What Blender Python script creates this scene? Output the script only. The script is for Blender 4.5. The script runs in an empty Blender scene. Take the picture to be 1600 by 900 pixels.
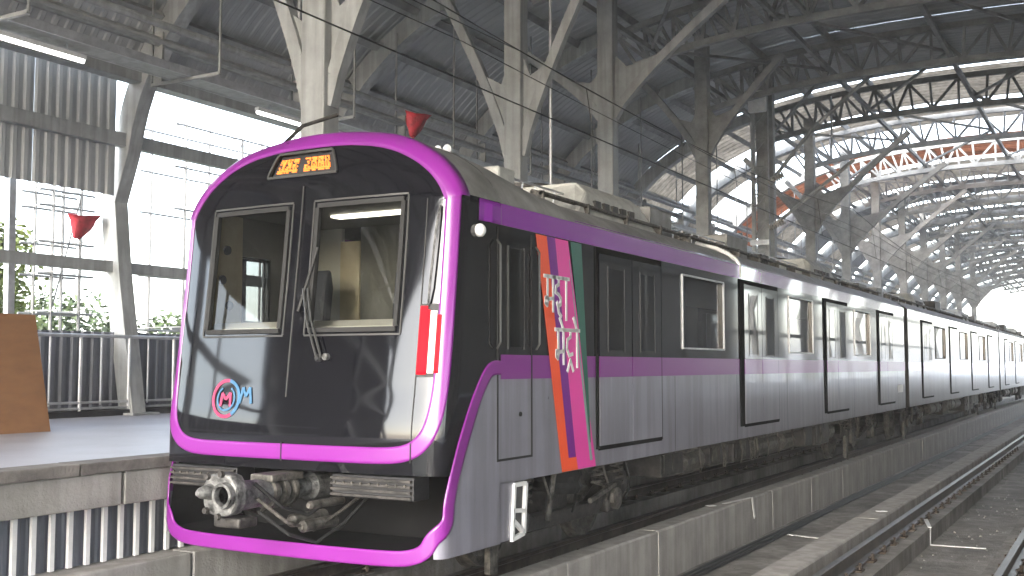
import bpy, math, random
from mathutils import Vector, Matrix
random.seed(7)
sc = bpy.context.scene
C = sc.collection
PI = math.pi
# ------------------------------------------------------------------ camera
cam = bpy.data.cameras.new('camera'); cam_ob = bpy.data.objects.new('camera', cam); C.objects.link(cam_ob)
F = 1700.0
cam.sensor_width = 36; cam.lens = F*36/1600; cam.clip_start = 0.05; cam.clip_end = 3000
YAW = math.atan2(960, F); PITCH = math.atan2(122, math.hypot(960, F))
# horizontal right axis; train direction (+Y) lies 29.5 degrees right of the view axis
PIT = math.atan2(122, F)
Y_ = Vector((960, -(-0.0), F)); Y_ = Vector((960, -122, F)).normalized(); Z_ = Vector((0, math.cos(PIT), math.sin(PIT))); X_ = Y_.cross(Z_)
if X_.x < 0: X_ = -X_
Rv = Vector((X_.x, Y_.x, Z_.x)); Uv = Vector((X_.y, Y_.y, Z_.y)); Fv = Vector((X_.z, Y_.z, Z_.z))
M = Matrix((( Rv.x, Uv.x, -Fv.x), (Rv.y, Uv.y, -Fv.y), (Rv.z, Uv.z, -Fv.z)))
cam_ob.matrix_world = Matrix.Translation((6.207, -7.443, 1.95)) @ M.to_4x4()
sc.camera = cam_ob
# ------------------------------------------------------------------ light
SUN_EL, SUN_AZ = math.radians(24), math.radians(176)      # azimuth clockwise from +Y
w = bpy.data.worlds.new('World'); sc.world = w; w.use_nodes = True
nt = w.node_tree; bgn = nt.nodes['Background']
sky = nt.nodes.new('ShaderNodeTexSky'); sky.sky_type = 'NISHITA'; sky.sun_disc = False
sky.sun_elevation = SUN_EL; sky.sun_rotation = SUN_AZ; sky.air_density = 1.0; sky.dust_density = 1.5; sky.ozone_density = 1.0
hs = nt.nodes.new('ShaderNodeHueSaturation'); hs.inputs['Saturation'].default_value = 0.55
nt.links.new(sky.outputs[0], hs.inputs['Color']); nt.links.new(hs.outputs[0], bgn.inputs['Color'])
bgn.inputs['Strength'].default_value = 0.15
sl = bpy.data.lights.new('sun', 'SUN'); sl.energy = .5; sl.angle = math.radians(25); sl.color = (1, .975, .95)
so = bpy.data.objects.new('sun', sl); C.objects.link(so)
d = Vector((math.sin(SUN_AZ)*math.cos(SUN_EL), math.cos(SUN_AZ)*math.cos(SUN_EL), math.sin(SUN_EL)))
so.rotation_euler = d.to_track_quat('Z', 'Y').to_euler(); so.location = (0, -30, 40)
sc.view_settings.view_transform = 'Standard'; sc.view_settings.look = 'None'; sc.view_settings.gamma = 1
sc.view_settings.exposure = 3.35
# ------------------------------------------------------------------ materials
MATS = {}
def mat(name, col, rough=.6, metal=0, var=.15, scale=3., bump=0., bscale=30., coat=0., col2=None, emit=None, es=1., spec=None, aniso=None, streak=0):
    m = bpy.data.materials.new(name); m.use_nodes = True; t = m.node_tree; b = t.nodes['Principled BSDF']
    b.inputs['Roughness'].default_value = rough; b.inputs['Metallic'].default_value = metal
    if spec is not None: b.inputs['Specular IOR Level'].default_value = spec
    if coat: b.inputs['Coat Weight'].default_value = coat; b.inputs['Coat Roughness'].default_value = .04
    tc = t.nodes.new('ShaderNodeTexCoord'); mp = t.nodes.new('ShaderNodeMapping'); t.links.new(tc.outputs['Object'], mp.inputs[0])
    if aniso: mp.inputs['Scale'].default_value = aniso
    n = t.nodes.new('ShaderNodeTexNoise'); n.inputs['Scale'].default_value = scale; n.inputs['Detail'].default_value = 6; n.inputs['Roughness'].default_value = .65
    t.links.new(mp.outputs[0], n.inputs['Vector'])
    r = t.nodes.new('ShaderNodeValToRGB'); c2 = col2 or tuple(c*(1-var*2.2) for c in col)
    c1 = tuple(min(1, c*(1+var*.5)) for c in col)
    r.color_ramp.elements[0].position = .3; r.color_ramp.elements[1].position = .68
    r.color_ramp.elements[0].color = (*c2, 1); r.color_ramp.elements[1].color = (*c1, 1)
    t.links.new(n.outputs['Fac'], r.inputs[0])
    out = r.outputs[0]
    if streak:
        mp2 = t.nodes.new('ShaderNodeMapping'); mp2.inputs['Scale'].default_value = (6, 6, .35); t.links.new(tc.outputs['Object'], mp2.inputs[0])
        n3 = t.nodes.new('ShaderNodeTexNoise'); n3.inputs['Scale'].default_value = 1.2; n3.inputs['Detail'].default_value = 5; t.links.new(mp2.outputs[0], n3.inputs['Vector'])
        r3 = t.nodes.new('ShaderNodeValToRGB'); r3.color_ramp.elements[0].position = .42; r3.color_ramp.elements[1].position = .6
        r3.color_ramp.elements[0].color = (1-streak, 1-streak, 1-streak*1.1, 1); r3.color_ramp.elements[1].color = (1, 1, 1, 1); t.links.new(n3.outputs['Fac'], r3.inputs[0])
        mx = t.nodes.new('ShaderNodeMix'); mx.data_type = 'RGBA'; mx.blend_type = 'MULTIPLY'; mx.inputs[0].default_value = 1
        t.links.new(out, mx.inputs[6]); t.links.new(r3.outputs[0], mx.inputs[7]); out = mx.outputs[2]
    t.links.new(out, b.inputs['Base Color'])
    if bump:
        n2 = t.nodes.new('ShaderNodeTexNoise'); n2.inputs['Scale'].default_value = bscale; n2.inputs['Detail'].default_value = 5
        t.links.new(mp.outputs[0], n2.inputs['Vector'])
        bp = t.nodes.new('ShaderNodeBump'); bp.inputs['Strength'].default_value = bump; bp.inputs['Distance'].default_value = .02
        t.links.new(n2.outputs['Fac'], bp.inputs['Height']); t.links.new(bp.outputs[0], b.inputs['Normal'])
    rr = t.nodes.new('ShaderNodeMapRange'); rr.inputs[3].default_value = max(.02, rough*.8); rr.inputs[4].default_value = min(1, rough*1.2)
    t.links.new(n.outputs['Fac'], rr.inputs[0]); t.links.new(rr.outputs[0], b.inputs['Roughness'])
    if emit: b.inputs['Emission Color'].default_value = (*emit, 1); b.inputs['Emission Strength'].default_value = es
    MATS[name] = m; return m
def glass(name, tint, ior=1.5):
    m = bpy.data.materials.new(name); m.use_nodes = True; t = m.node_tree
    for n in list(t.nodes):
        if n.type != 'OUTPUT_MATERIAL': t.nodes.remove(n)
    o = [n for n in t.nodes][0]; tr = t.nodes.new('ShaderNodeBsdfTransparent'); tr.inputs[0].default_value = (*tint, 1)
    g = t.nodes.new('ShaderNodeBsdfGlossy'); g.inputs['Roughness'].default_value = .02
    fr = t.nodes.new('ShaderNodeFresnel'); fr.inputs[0].default_value = ior; mx = t.nodes.new('ShaderNodeMixShader')
    t.links.new(fr.outputs[0], mx.inputs[0]); t.links.new(tr.outputs[0], mx.inputs[1]); t.links.new(g.outputs[0], mx.inputs[2]); t.links.new(mx.outputs[0], o.inputs[0])
    return m
m_conc = mat('concrete', (.37, .355, .335), .85, var=.14, scale=1.6, bump=.35, bscale=40, streak=.2)
m_concd = mat('dark_concrete', (.30, .285, .27), .8, var=.3, scale=1.3, bump=.5, bscale=30, streak=.2)
m_coping = mat('weathered_coping', (.19, .175, .16), .85, var=.3, scale=3, bump=.5, bscale=50)
m_plat = mat('platform_floor', (.36, .355, .39), .45, var=.12, scale=.9, bump=.12, bscale=60)
m_ground = mat('far_ground', (.14, .15, .09), .95, var=.4, scale=.05)
m_grey = mat('silver_grey_paint', (.29, .285, .34), .3, metal=.25, var=.09, scale=1.0, coat=.6, streak=.2, bump=.02, bscale=1.5)
m_black = mat('gloss_black', (.005, .005, .007), .06, var=.1, scale=1.5, coat=.12)
m_blackm = mat('matt_black', (.014, .014, .016), .55, var=.3, scale=8, bump=.2)
m_purple = mat('purple_paint', (.19, .018, .21), .3, var=.02, scale=.4, coat=.35)
m_purpled = mat('cantrail_purple', (.22, .018, .31), .22, var=.02, scale=2, coat=.8)
m_roofg = mat('car_roof_grey', (.25, .245, .235), .55, var=.22, scale=2.5, bump=.1, streak=.15)
m_equip = mat('roof_equipment', (.45, .45, .42), .6, var=.2, scale=4, bump=.2)
m_steel = mat('painted_steel', (.39, .40, .40), .5, var=.12, scale=2.2, bump=.15, bscale=25, streak=.22)
m_steeld = mat('truss_steel', (.30, .302, .295), .6, var=.2, scale=2.5, bump=.2)
m_steelw = mat('galvanised_rail', (.5, .51, .53), .4, metal=.4, var=.15, scale=5)
m_sheet = mat('grey_sheeting', (.44, .45, .45), .5, var=.12, scale=.5)
m_sheetk = mat('cab_reflection_sheeting', (.05, .052, .055), .7, var=.2, scale=1)  # near-black so the cab front mirrors a dark wall
m_sheetw = mat('bluish_wall_sheeting', (.16, .17, .205), .5, var=.14, scale=1.1, streak=.25)
m_sheetl = mat('light_sheeting', (.36, .31, .25), .6, var=.25, scale=1.0, streak=.3)
m_sheeto = mat('rust_orange_sheeting', (.45, .17, .09), .6, var=.4, scale=.7, streak=.3)
for m_ in (m_sheetl, m_sheeto):      # fibreglass daylight sheets let some light through
    t_ = m_.node_tree; b_ = t_.nodes['Principled BSDF']; o_ = t_.nodes['Material Output']; tl_ = t_.nodes.new('ShaderNodeBsdfTranslucent'); mx_ = t_.nodes.new('ShaderNodeMixShader')
    mx_.inputs[0].default_value = .3; t_.links.new(b_.inputs['Base Color'].links[0].from_socket, tl_.inputs[0]); t_.links.new(b_.outputs[0], mx_.inputs[1]); t_.links.new(tl_.outputs[0], mx_.inputs[2]); t_.links.new(mx_.outputs[0], o_.inputs[0])
m_railst = mat('rail_steel', (.16, .13, .11), .35, metal=.8, var=.3, scale=4)
m_rust = mat('rusty_steel', (.07, .05, .035), .75, var=.5, scale=6, bump=.3)
m_bogie = mat('bogie_steel', (.055, .05, .046), .6, metal=.2, var=.5, scale=9, bump=.5)
m_bogiel = mat('dusty_metal', (.13, .12, .105), .6, metal=.3, var=.5, scale=12, bump=.4)
m_coup = mat('coupler_metal', (.19, .19, .185), .5, metal=.25, var=.5, scale=14, bump=.5)
m_seal = mat('door_seal', (.006, .006, .006), .9, var=.1, spec=.1)
m_rubber = mat('rubber', (.012, .012, .012), .7, var=.3)
m_wframe = mat('window_surround', (.05, .05, .048), .4, metal=.3, var=.1)
m_white = mat('painted_sun_white', (.75, .75, .74), .5, var=.08, scale=6)
m_beige = mat('cab_lining', (.62, .55, .40), .6, var=.1, scale=4)
m_inter = mat('saloon_lining', (.6, .6, .57), .5, var=.06)
m_dgrey = mat('dark_grey_lining', (.13, .13, .12), .6, var=.08)
m_seat = mat('dark_seat', (.03, .035, .05), .7, var=.2)
m_orange = mat('orange_vinyl', (.83, .09, .02), .35, var=.04)
m_violet = mat('violet_vinyl', (.16, .004, .22), .35, var=.04)
m_pink = mat('pink_vinyl', (.72, .045, .33), .35, var=.04)
m_green = mat('green_vinyl', (.006, .10, .065), .35, var=.04)
m_pale = mat('pale_green_vinyl', (.22, .33, .30), .35, var=.04)
m_red = mat('red_lens', (.5, .006, .015), .5, var=.05, spec=.05, emit=(1, .03, .06), es=.015)
m_lens = mat('clear_lens', (.85, .7, .68), .4, var=.05, emit=(1, .8, .78), es=.06)
m_lblue = mat('logo_blue', (.04, .13, .24), .4, var=.03)
m_lpink = mat('logo_pink', (.32, .03, .09), .4, var=.03)
m_redc = mat('red_cloth', (.42, .03, .045), .8, var=.3, scale=7, bump=.4)
m_board = mat('brown_board', (.25, .12, .05), .65, var=.09, scale=2.5, aniso=(1, 1, 3), bump=.1)
m_led = mat('led_amber', (.8, .2, .02), .5, var=.02, emit=(1, .22, .02), es=.10)
m_tube = mat('lit_tube', (.9, .9, .9), .5, var=.02, emit=(1, .98, .95), es=1.3)
m_caplight = mat('cab_ceiling_light', (.9, .9, .9), .5, var=.02, emit=(1, .95, .82), es=.7)
m_cable = mat('wire', (.02, .02, .02), .5, var=.1)
m_porc = mat('insulator', (.4, .37, .33), .25, var=.1)
m_bark = mat('bark', (.14, .11, .08), .9, var=.3, scale=8, bump=.6)
m_leafA = mat('leaf_yellow_green', (.24, .29, .06), .55, var=.4, scale=1.5)
m_leafB = mat('leaf_green', (.08, .12, .035), .55, var=.4, scale=1.5)
for m_ in (m_leafA, m_leafB): m_.node_tree.nodes['Principled BSDF'].inputs['Subsurface Weight'].default_value = 0
m_glass = glass('window_glass', (.62, .62, .58)); m_glassd = glass('tinted_glass', (.22, .23, .24))
# ------------------------------------------------------------------ helpers
RL = {}
def rootloc(p): return RL.get(p.name, Vector((0, 0, 0))) if p else Vector((0, 0, 0))
def tag(o, label=None, cat=None, group=None, kind=None):
    for k, v in (('label', label), ('category', cat), ('group', group), ('kind', kind)):
        if v: o[k] = v
    return o
def thing(name, label, cat, loc=(0, 0, 0), group=None):
    o = bpy.data.objects.new(name, None); C.objects.link(o); o.empty_display_size = .2; o.location = loc; RL[o.name] = Vector(loc)
    return tag(o, label, cat, group)
def mesh(name, vs, fs, m, parent=None, smooth=False, bevel=0):
    L = rootloc(parent); me = bpy.data.meshes.new(name); me.from_pydata([Vector(v)-L for v in vs], [], fs); me.materials.append(m); me.update()
    if smooth:
        for p in me.polygons: p.use_smooth = True
    o = bpy.data.objects.new(name, me); C.objects.link(o)
    if parent: o.parent = parent; RL[o.name] = L
    if bevel:
        b = o.modifiers.new('bevel', 'BEVEL'); b.width = bevel; b.segments = 2; b.limit_method = 'ANGLE'
    return o
def copy_tree(o, off=(0, 0, 0), parent=None, label=None):
    c = o.copy(); C.objects.link(c)
    if parent: c.parent = parent
    else:
        c.location = Vector(o.location)+Vector(off)
        if label: c['label'] = label
    for ch in list(o.children): copy_tree(ch, parent=c)
    return c
def clone(o, off, name=None):      # one part again, shared mesh
    c = o.copy(); C.objects.link(c); c.location = Vector(o.location)+Vector(off); RL[c.name] = rootloc(o) ; return c
class MB:
    def __init__(s): s.v = []; s.f = []
    def quad(s, a, b, c, d): n = len(s.v); s.v += [a, b, c, d]; s.f.append((n, n+1, n+2, n+3)); return s
    def box(s, x0, x1, y0, y1, z0, z1):
        n = len(s.v); s.v += [(x, y, z) for x in (x0, x1) for y in (y0, y1) for z in (z0, z1)]
        s.f += [tuple(n+i for i in q) for q in ((0, 1, 3, 2), (4, 6, 7, 5), (0, 4, 5, 1), (2, 3, 7, 6), (0, 2, 6, 4), (1, 5, 7, 3))]; return s
    def bar(s, a, b, wd, ht=None, up=(0, 0, 1)):
        ht = ht or wd; a = Vector(a); b = Vector(b); t = (b-a).normalized(); u = Vector(up)
        if abs(t.dot(u)) > .98: u = Vector((0, 1, 0)) if abs(t.y) < .9 else Vector((1, 0, 0))
        sd = t.cross(u).normalized(); u = sd.cross(t); n = len(s.v)
        for p in (a, b):
            for i, j in ((-1, -1), (1, -1), (1, 1), (-1, 1)): s.v.append(tuple(p+sd*wd/2*i+u*ht/2*j))
        s.f += [tuple(n+i for i in q) for q in ((0, 3, 2, 1), (4, 5, 6, 7), (0, 1, 5, 4), (1, 2, 6, 5), (2, 3, 7, 6), (3, 0, 4, 7))]; return s
    def tube(s, pts, r, k=8, caps=True):
        pts = [Vector(p) for p in pts]; rs = r if isinstance(r, (list, tuple)) else [r]*len(pts); n0 = len(s.v); pu = None
        for i, p in enumerate(pts):
            t = (pts[min(i+1, len(pts)-1)]-pts[max(i-1, 0)]).normalized()
            if pu is None: pu = t.orthogonal().normalized()
            pu = (pu-t*pu.dot(t)).normalized(); v = t.cross(pu)
            for j in range(k): a = 2*PI*j/k; s.v.append(tuple(p+(pu*math.cos(a)+v*math.sin(a))*rs[i]))
        for i in range(len(pts)-1):
            for j in range(k): a = n0+i*k; s.f.append((a+j, a+(j+1) % k, a+k+(j+1) % k, a+k+j))
        if caps: s.f.append(tuple(n0+j for j in reversed(range(k)))); s.f.append(tuple(n0+(len(pts)-1)*k+j for j in range(k)))
        return s
    def prism(s, prof, fn, t0, t1):     # prof: 2-D points, fn(u,v,t) -> xyz
        n = len(s.v); k = len(prof)
        s.v += [fn(u, v, t0) for u, v in prof]+[fn(u, v, t1) for u, v in prof]
        s.f += [tuple(n+i for i in range(k)), tuple(n+k+i for i in reversed(range(k)))]
        for i in range(k): j = (i+1) % k; s.f.append((n+i, n+k+i, n+k+j, n+j))
        return s
    def lathe(s, c, ax, prof, k=20):    # prof: (dist along axis, radius)
        c = Vector(c); ax = Vector(ax).normalized(); u = ax.orthogonal().normalized(); v = ax.cross(u); n = len(s.v)
        for h, r in prof:
            for j in range(k): a = 2*PI*j/k; s.v.append(tuple(c+ax*h+(u*math.cos(a)+v*math.sin(a))*r))
        for i in range(len(prof)-1):
            for j in range(k): a = n+i*k; s.f.append((a+j, a+(j+1) % k, a+k+(j+1) % k, a+k+j))
        s.f.append(tuple(n+j for j in reversed(range(k)))); s.f.append(tuple(n+(len(prof)-1)*k+j for j in range(k))); return s
    def build(s, name, m, parent=None, smooth=False, bevel=0): return mesh(name, s.v, s.f, m, parent, smooth, bevel)
def struct(name, mb, m, **k): o = mb.build(name, m, **k); o['kind'] = 'structure'; return o
def cr(pts, x):      # monotone-ish piecewise cubic through (x, y) points
    if x <= pts[0][0]: return pts[0][1]
    if x >= pts[-1][0]: return pts[-1][1]
    for i in range(len(pts)-1):
        if pts[i][0] <= x <= pts[i+1][0]: break
    x0, y0 = pts[i]; x1, y1 = pts[i+1]; h = x1-x0; t = (x-x0)/h
    def sl(j):
        if j <= 0 or j >= len(pts)-1:
            a, b = (pts[0], pts[1]) if j <= 0 else (pts[-2], pts[-1]); return (b[1]-a[1])/(b[0]-a[0])
        d0 = (pts[j][1]-pts[j-1][1])/(pts[j][0]-pts[j-1][0]); d1 = (pts[j+1][1]-pts[j][1])/(pts[j+1][0]-pts[j][0])
        return 0 if d0*d1 <= 0 else 2*d0*d1/(d0+d1)
    m0, m1 = sl(i)*h, sl(i+1)*h
    return (2*t**3-3*t*t+1)*y0+(t**3-2*t*t+t)*m0+(-2*t**3+3*t*t)*y1+(t**3-t*t)*m1
# ================================================================== SETTING
Y0S, Y1S = -24., 120.
struct('ground', MB().quad((-900, -500, -9), (900, -500, -9), (900, 1500, -9), (-900, 1500, -9)), m_ground)
struct('track_slab', MB().box(-1.9, 6.3, Y0S, Y1S, -1.1, -.62), m_concd)
struct('viaduct', MB().box(-9.9, 14, Y0S, Y1S, -2.2, -1.104), m_conc)
# left platform with its own edge pieces
plat = MB().box(-9.8, -2.02, Y0S, Y1S, .82, 1.1).build('platform', m_plat); plat['kind'] = 'structure'
b = MB().box(-2.016, -1.70, -1.99*.5, 1.99*.5, 1.0, 1.104).build('coping_slab', m_coping, plat, bevel=.012)
for i in range(1, 18): clone(b, (random.uniform(-.006, .006), -8+2*i-0, random.uniform(-.004, .004)))
b.location.y = -8
b2 = MB().box(-2.016, -1.70, 28, Y1S, 1.0, 1.1).build('coping_run', m_coping, plat)
b2 = MB().box(-2.016, -1.70, Y0S, -9.1, 1.0, 1.1).build('coping_run', m_coping, plat)
e = MB().box(-2.01, -1.74, -2.48, 2.48, .70, .997).build('edge_beam', m_conc, plat, bevel=.01)
e.location.y = -8
for i in range(1, 8): clone(e, (0, 5*i, 0))
MB().box(-2.01, -1.74, 29.6, Y1S, .70, .996).build('edge_beam_run', m_conc, plat)
# slatted screen under the platform
scr = thing('platform_screen', 'white slatted screen with bluish sheet behind it under the left platform edge', 'screen', (-1.95, 0, .1))
vs, fs = [], []
def corr(y0, y1, z0, z1, x, pitch=.16, dep=.03, sgn=1):
    mb = MB(); y = y0; n = 0; pts = []
    while y < y1:
        pts += [(x, y), (x+dep*sgn, y+pitch*.15), (x+dep*sgn, y+pitch*.5), (x, y+pitch*.65)]; y += pitch
    pts.append((x, y))
    for (xa, ya), (xb, yb) in zip(pts, pts[1:]): mb.quad((xa, ya, z0), (xb, yb, z0), (xb, yb, z1), (xa, ya, z1))
    return mb
corr(-9, 24, .18, .70, -1.98, .12, .015).build('back_sheet', m_sheetw, scr)
s0 = MB().box(-1.925, -1.89, -.022, .022, .19, .698).build('slat', m_white, scr); s0.location.y = -5.0
for i in range(1, 60): clone(s0, (0, i*.185, 0))
MB().box(-1.94, -1.895, 6.2, 24, .3, .34).build('slat_rail', m_white, scr)
kerb = MB().box(-2.0, -1.62, -2.4, 2.4, -.62, .18).build('plinth_wall', m_conc, bevel=.015); kerb['kind'] = 'structure'; kerb.location.y = -7
for i in range(1, 26):
    k = clone(kerb, (0, 4.83*i, 0)); k['kind'] = 'structure'
# right platform (photographer's side)
struct('opposite_platform', MB().box(5.98, 14, Y0S, Y1S, .7, 1.1), m_plat)
struct('opposite_platform_wall', MB().box(6.05, 6.3, Y0S, Y1S, -.618, .698), m_conc)
# ---- tracks
TC1, TC2 = -.08, 4.35
def rail(name, x, label):
    prof = [(-.07, -.17), (.07, -.17), (.07, -.155), (.012, -.135), (.012, -.045), (.035, -.03), (.035, -.004), (.028, 0), (-.028, 0), (-.035, -.004), (-.035, -.03), (-.012, -.045), (-.012, -.135), (-.07, -.155)]
    o = MB().prism(prof, lambda u, v, t: (x+u, t, v), Y0S, Y1S).build(name, m_railst); tag(o, label, 'rail', 'running rails')
rail('rail', TC1-.74, 'steel rail beside the left platform, under the train'); rail('rail', TC1+.74, 'steel rail under the near wheels of the train')
rail('rail', TC2-.74, 'left rail of the empty track in the right foreground'); rail('rail', TC2+.74, 'rail of the empty track nearest the photographer')
for x in (TC1-.74, TC1+.74, TC2-.74, TC2+.74):
    o = struct('rail_plinth', MB().box(x-.26, x+.26, Y0S, Y1S, -.619, -.19), m_concd)
    c = MB(); 
    c.box(x-.13, x+.13, -.09, .09, -.19, -.172); c.tube([(x-.10, 0, -.17), (x-.10, 0, -.10)], .018, 6); c.tube([(x+.10, 0, -.17), (x+.10, 0, -.10)], .018, 6); c.bar((x-.11, 0, -.13), (x-.05, 0, -.15), .05, .015); c.bar((x+.11, 0, -.13), (x+.05, 0, -.15), .05, .015)
    f0 = c.build('rail_clip', m_rust, o); f0.location.y = -6
    for i in range(1, 46): clone(f0, (0, .65*i, 0))
struct('track_bed', MB().box(TC1-.48, TC1+.48, Y0S, Y1S, -.619, -.40), m_concd); struct('track_bed', MB().box(TC2-.48, TC2+.48, Y0S, Y1S, -.619, -.40), m_concd)
# guard walls in cast lengths
def guard(name, x0, x1, label, top, m):
    g = thing(name, label, 'guard wall', (x0, 0, -.62)); 
    p = MB().prism([(x0, -.618), (x1, -.618), (x1, top-.02), (x1-.02, top), (x0+.02, top), (x0, top-.02)], lambda u, v, t: (u, t, v), -1.193, 1.193).build('wall_block', m, g, bevel=.005); p.location.y = -6
    base = p.location.copy()
    for i in range(1, 40):
        q = clone(p, (random.uniform(-.008, .008), 2.4*i, random.uniform(-.006, .006)))
guard('guard_wall', 1.02, 1.30, 'pale concrete guard wall in jointed blocks right below the train', .0, m_conc)
guard('guard_wall', 3.05, 3.38, 'long concrete guard wall along the empty track at lower right', -.01, m_conc)
guard('guard_wall', 5.34, 5.58, 'low concrete guard wall at the bottom right corner, nearest the camera', -.06, m_concd)
# loose cable and debris in the channels
g = MB()
for i in range(3): g.tube([(1.45+.07*i+.02*math.sin(y*.7+i), y, -.59) for y in range(-6, 100, 2)], .022, 6)
tag(g.build('cable_run', m_cable), 'bundle of dark cables lying on the slab beside the pale guard wall', 'cable')
g = MB()
for i in range(900):
    x = random.choice([random.uniform(1.35, 3.0), random.uniform(3.9, 4.8)]); y = random.uniform(-4, 40); r = random.uniform(.004, .018)
    g.lathe((x, y, -.62 if x < 3.5 else -.40), (random.uniform(-.3, .3), random.uniform(-.3, .3), 1), [(0, r), (r*.8, r*.8), (r*1.2, r*.3)], 5)
tag(g.build('gravel', m_concd), 'scattered gravel and debris between the rails', 'gravel', kind='stuff')
# sunlight patches painted as white strips draped over the channel and walls
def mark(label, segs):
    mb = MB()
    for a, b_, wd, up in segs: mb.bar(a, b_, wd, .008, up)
    tag(mb.build('painted_sun_patch', m_white), label, 'painted sun patch', 'painted sun patches in the track area')
mark('hooked painted sun patch over the edge of the pale guard wall', [((1.17, 7.6, .008), (1.29, 8.5, .008), .05, (0, 0, 1)), ((1.308, 8.5, .004), (1.308, 8.62, -.30), .06, (1, 0, 0))])
mark('small painted sun patch on top of the pale guard wall', [((1.05, 7.25, .008), (1.12, 7.35, .008), .1, (0, 0, 1))])
mark('short bar of painted sunlight on the slab between the guard walls', [((1.55, 9.31, -.612), (2.14, 9.15, -.612), .07, (0, 0, 1))])
mark('stepped line of painted sunlight on the plinth and slab of the empty track', [((3.69, 8.8, -.182), (3.86, 8.0, -.182), .05, (0, 0, 1)), ((3.872, 8.0, -.18), (3.872, 7.95, -.4), .06, (1, 0, 0)), ((3.88, 7.9, -.392), (4.55, 7.93, -.392), .06, (0, 0, 1))])
mark('two small painted sun patches by the guard wall of the empty track', [((3.22, 7.9, -.002), (3.30, 8.0, -.002), .09, (0, 0, 1)), ((3.40, 9.0, -.182), (3.46, 9.1, -.182), .1, (0, 0, 1))])
# ================================================================== STATION CANOPY
XC, AA, BB, ZZ, PP = 2.1, 11.8, 6.3, 4.7, 2.5
def arc(th, d=0):
    c, s = math.cos(th), math.sin(th); e = 2/PP
    return XC-(AA-d)*math.copysign(abs(c)**e, c), ZZ+(BB-d)*abs(s)**e
def thx(x, d=0):      # angle at given x (left half positive cos)
    c = (XC-x)/(AA-d); return math.acos(max(-1, min(1, math.copysign(abs(c)**(PP/2), c))))
BAY = 5.3; YT = [6.05+BAY*k for k in range(-5, 21)]
can = thing('station_canopy', 'grey arched station roof of steel trusses and ribbed sheets over both tracks', 'roof', (XC, 0, 1.1))
def sheet_mb(y0, y1, ta, tb, n=44, pitch=.26):
    mb = MB(); ys = []; y = y0; k = 0
    while y < y1-1e-6:
        for f, dd in ((0, 0), (.12, .02), (.42, .02), (.54, 0)):
            if y+pitch*f < y1: ys.append((y+pitch*f, dd))
        y += pitch
    ys.append((y1, 0)); m_ = len(ys)
    for i in range(n+1):
        th = ta+(tb-ta)*i/n
        for yy, dd in ys: x, z = arc(th, dd); mb.v.append((x, yy, z))
    for i in range(n):
        for j in range(m_-1): a = i*m_+j; mb.f.append((a, a+1, a+m_+1, a+m_))
    return mb
TA = thx(-9.15); TB = PI-TA
near_sheet = None
for k, y in enumerate(YT[:-1]):
    far = y > 27
    if not far:
        if near_sheet is None: near_sheet = sheet_mb(y-.03, y+BAY+.06, TA, TB).build('roof_sheet', m_sheet, can); base_y = y
        else: clone(near_sheet, (0, y-base_y, .03*(k % 2)))
    else:
        m_ = m_sheeto if 37 < y < 42 else (m_sheetl if y < 37 or k % 2 == 0 else m_sheet)
        frac = .45 if 32 < y < 37 else (.80 if y < 32 else .84)
        sheet_mb(y+.3, y+.3+BAY*frac, TA, TB, 30, .4).build('roof_sheet', m_, can)
# purlins
for i in range(17):
    th = TA+(TB-TA)*i/16; x, z = arc(th, .16)
    MB().bar((x, YT[0], z), (x, YT[-1], z), .09, .16, up=(math.cos(th), 0, math.sin(th))).build('purlin', m_steeld, can)
# trusses (shared meshes)
def truss_at(y):
    pass
tr = bpy.data.objects.new('roof_truss', None)
tmb = MB(); N = 28; T0 = thx(-4.6); T1 = PI-T0
def chord(d, wd, ht, n=N):
    mb = MB(); pr = [arc(T0+(T1-T0)*i/n, d) for i in range(n+1)]
    for (a, b_) in zip(pr, pr[1:]): mb.bar((a[0], YT[0], a[1]), (b_[0], YT[0], b_[1]), wd, ht, up=(0, 1, 0))
    return mb
t0 = chord(.34, .16, .14).build('roof_truss', m_steeld, can)
bc = chord(1.25, .16, .14); bcl = bc.build('bottom_chord', m_steeld, t0)
for i in range(N):
    n = N-1
    th0 = T0+(T1-T0)*i/(n+1); th1 = T0+(T1-T0)*(i+1)/(n+1)
    a = arc(th0, .38); b_ = arc(th1, 1.22); a2 = arc(th0, 1.22); b3 = arc(th1, .38)
    if i % 2 == 0: MB().bar((a[0], YT[0], a[1]), (b_[0], YT[0], b_[1]), .08, .08, up=(0, 1, 0)).build('diagonal', m_steeld, t0)
    else: MB().bar((a2[0], YT[0], a2[1]), (b3[0], YT[0], b3[1]), .08, .08, up=(0, 1, 0)).build('diagonal', m_steeld, t0)
    MB().bar((a[0], YT[0], a[1]), (a2[0], YT[0], a2[1]), .07, .07, up=(0, 1, 0)).build('vertical_strut', m_steeld, t0)
for y in YT[1:]:
    c = t0.copy(); C.objects.link(c); c.location.y += y-YT[0]
    for ch in t0.children: q = ch.copy(); C.objects.link(q); q.parent = c
# horizontal bracing between trusses, near the springing and across
for i, y in enumerate(YT[:-1]):
    mb = MB()
    for xa, xb in ((-3.5, -.5), (-.5, 2.5), (2.5, 5.5)):
        a = arc(thx(xa, 1.0) if xa < XC else PI-thx(2*XC-xa, 1.0), 1.0); c = arc(thx(xb, 1.0) if xb < XC else PI-thx(2*XC-xb, 1.0), 1.0)
        if (i) % 2: mb.bar((a[0], y, a[1]), (c[0], y+BAY, c[1]), .07)
        else: mb.bar((c[0], y, c[1]), (a[0], y+BAY, a[1]), .07)
        mb.bar((a[0], y, a[1]), (a[0], y+BAY, a[1]), .10, .12)
    mb.build('roof_bracing', m_steeld, can)
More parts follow.
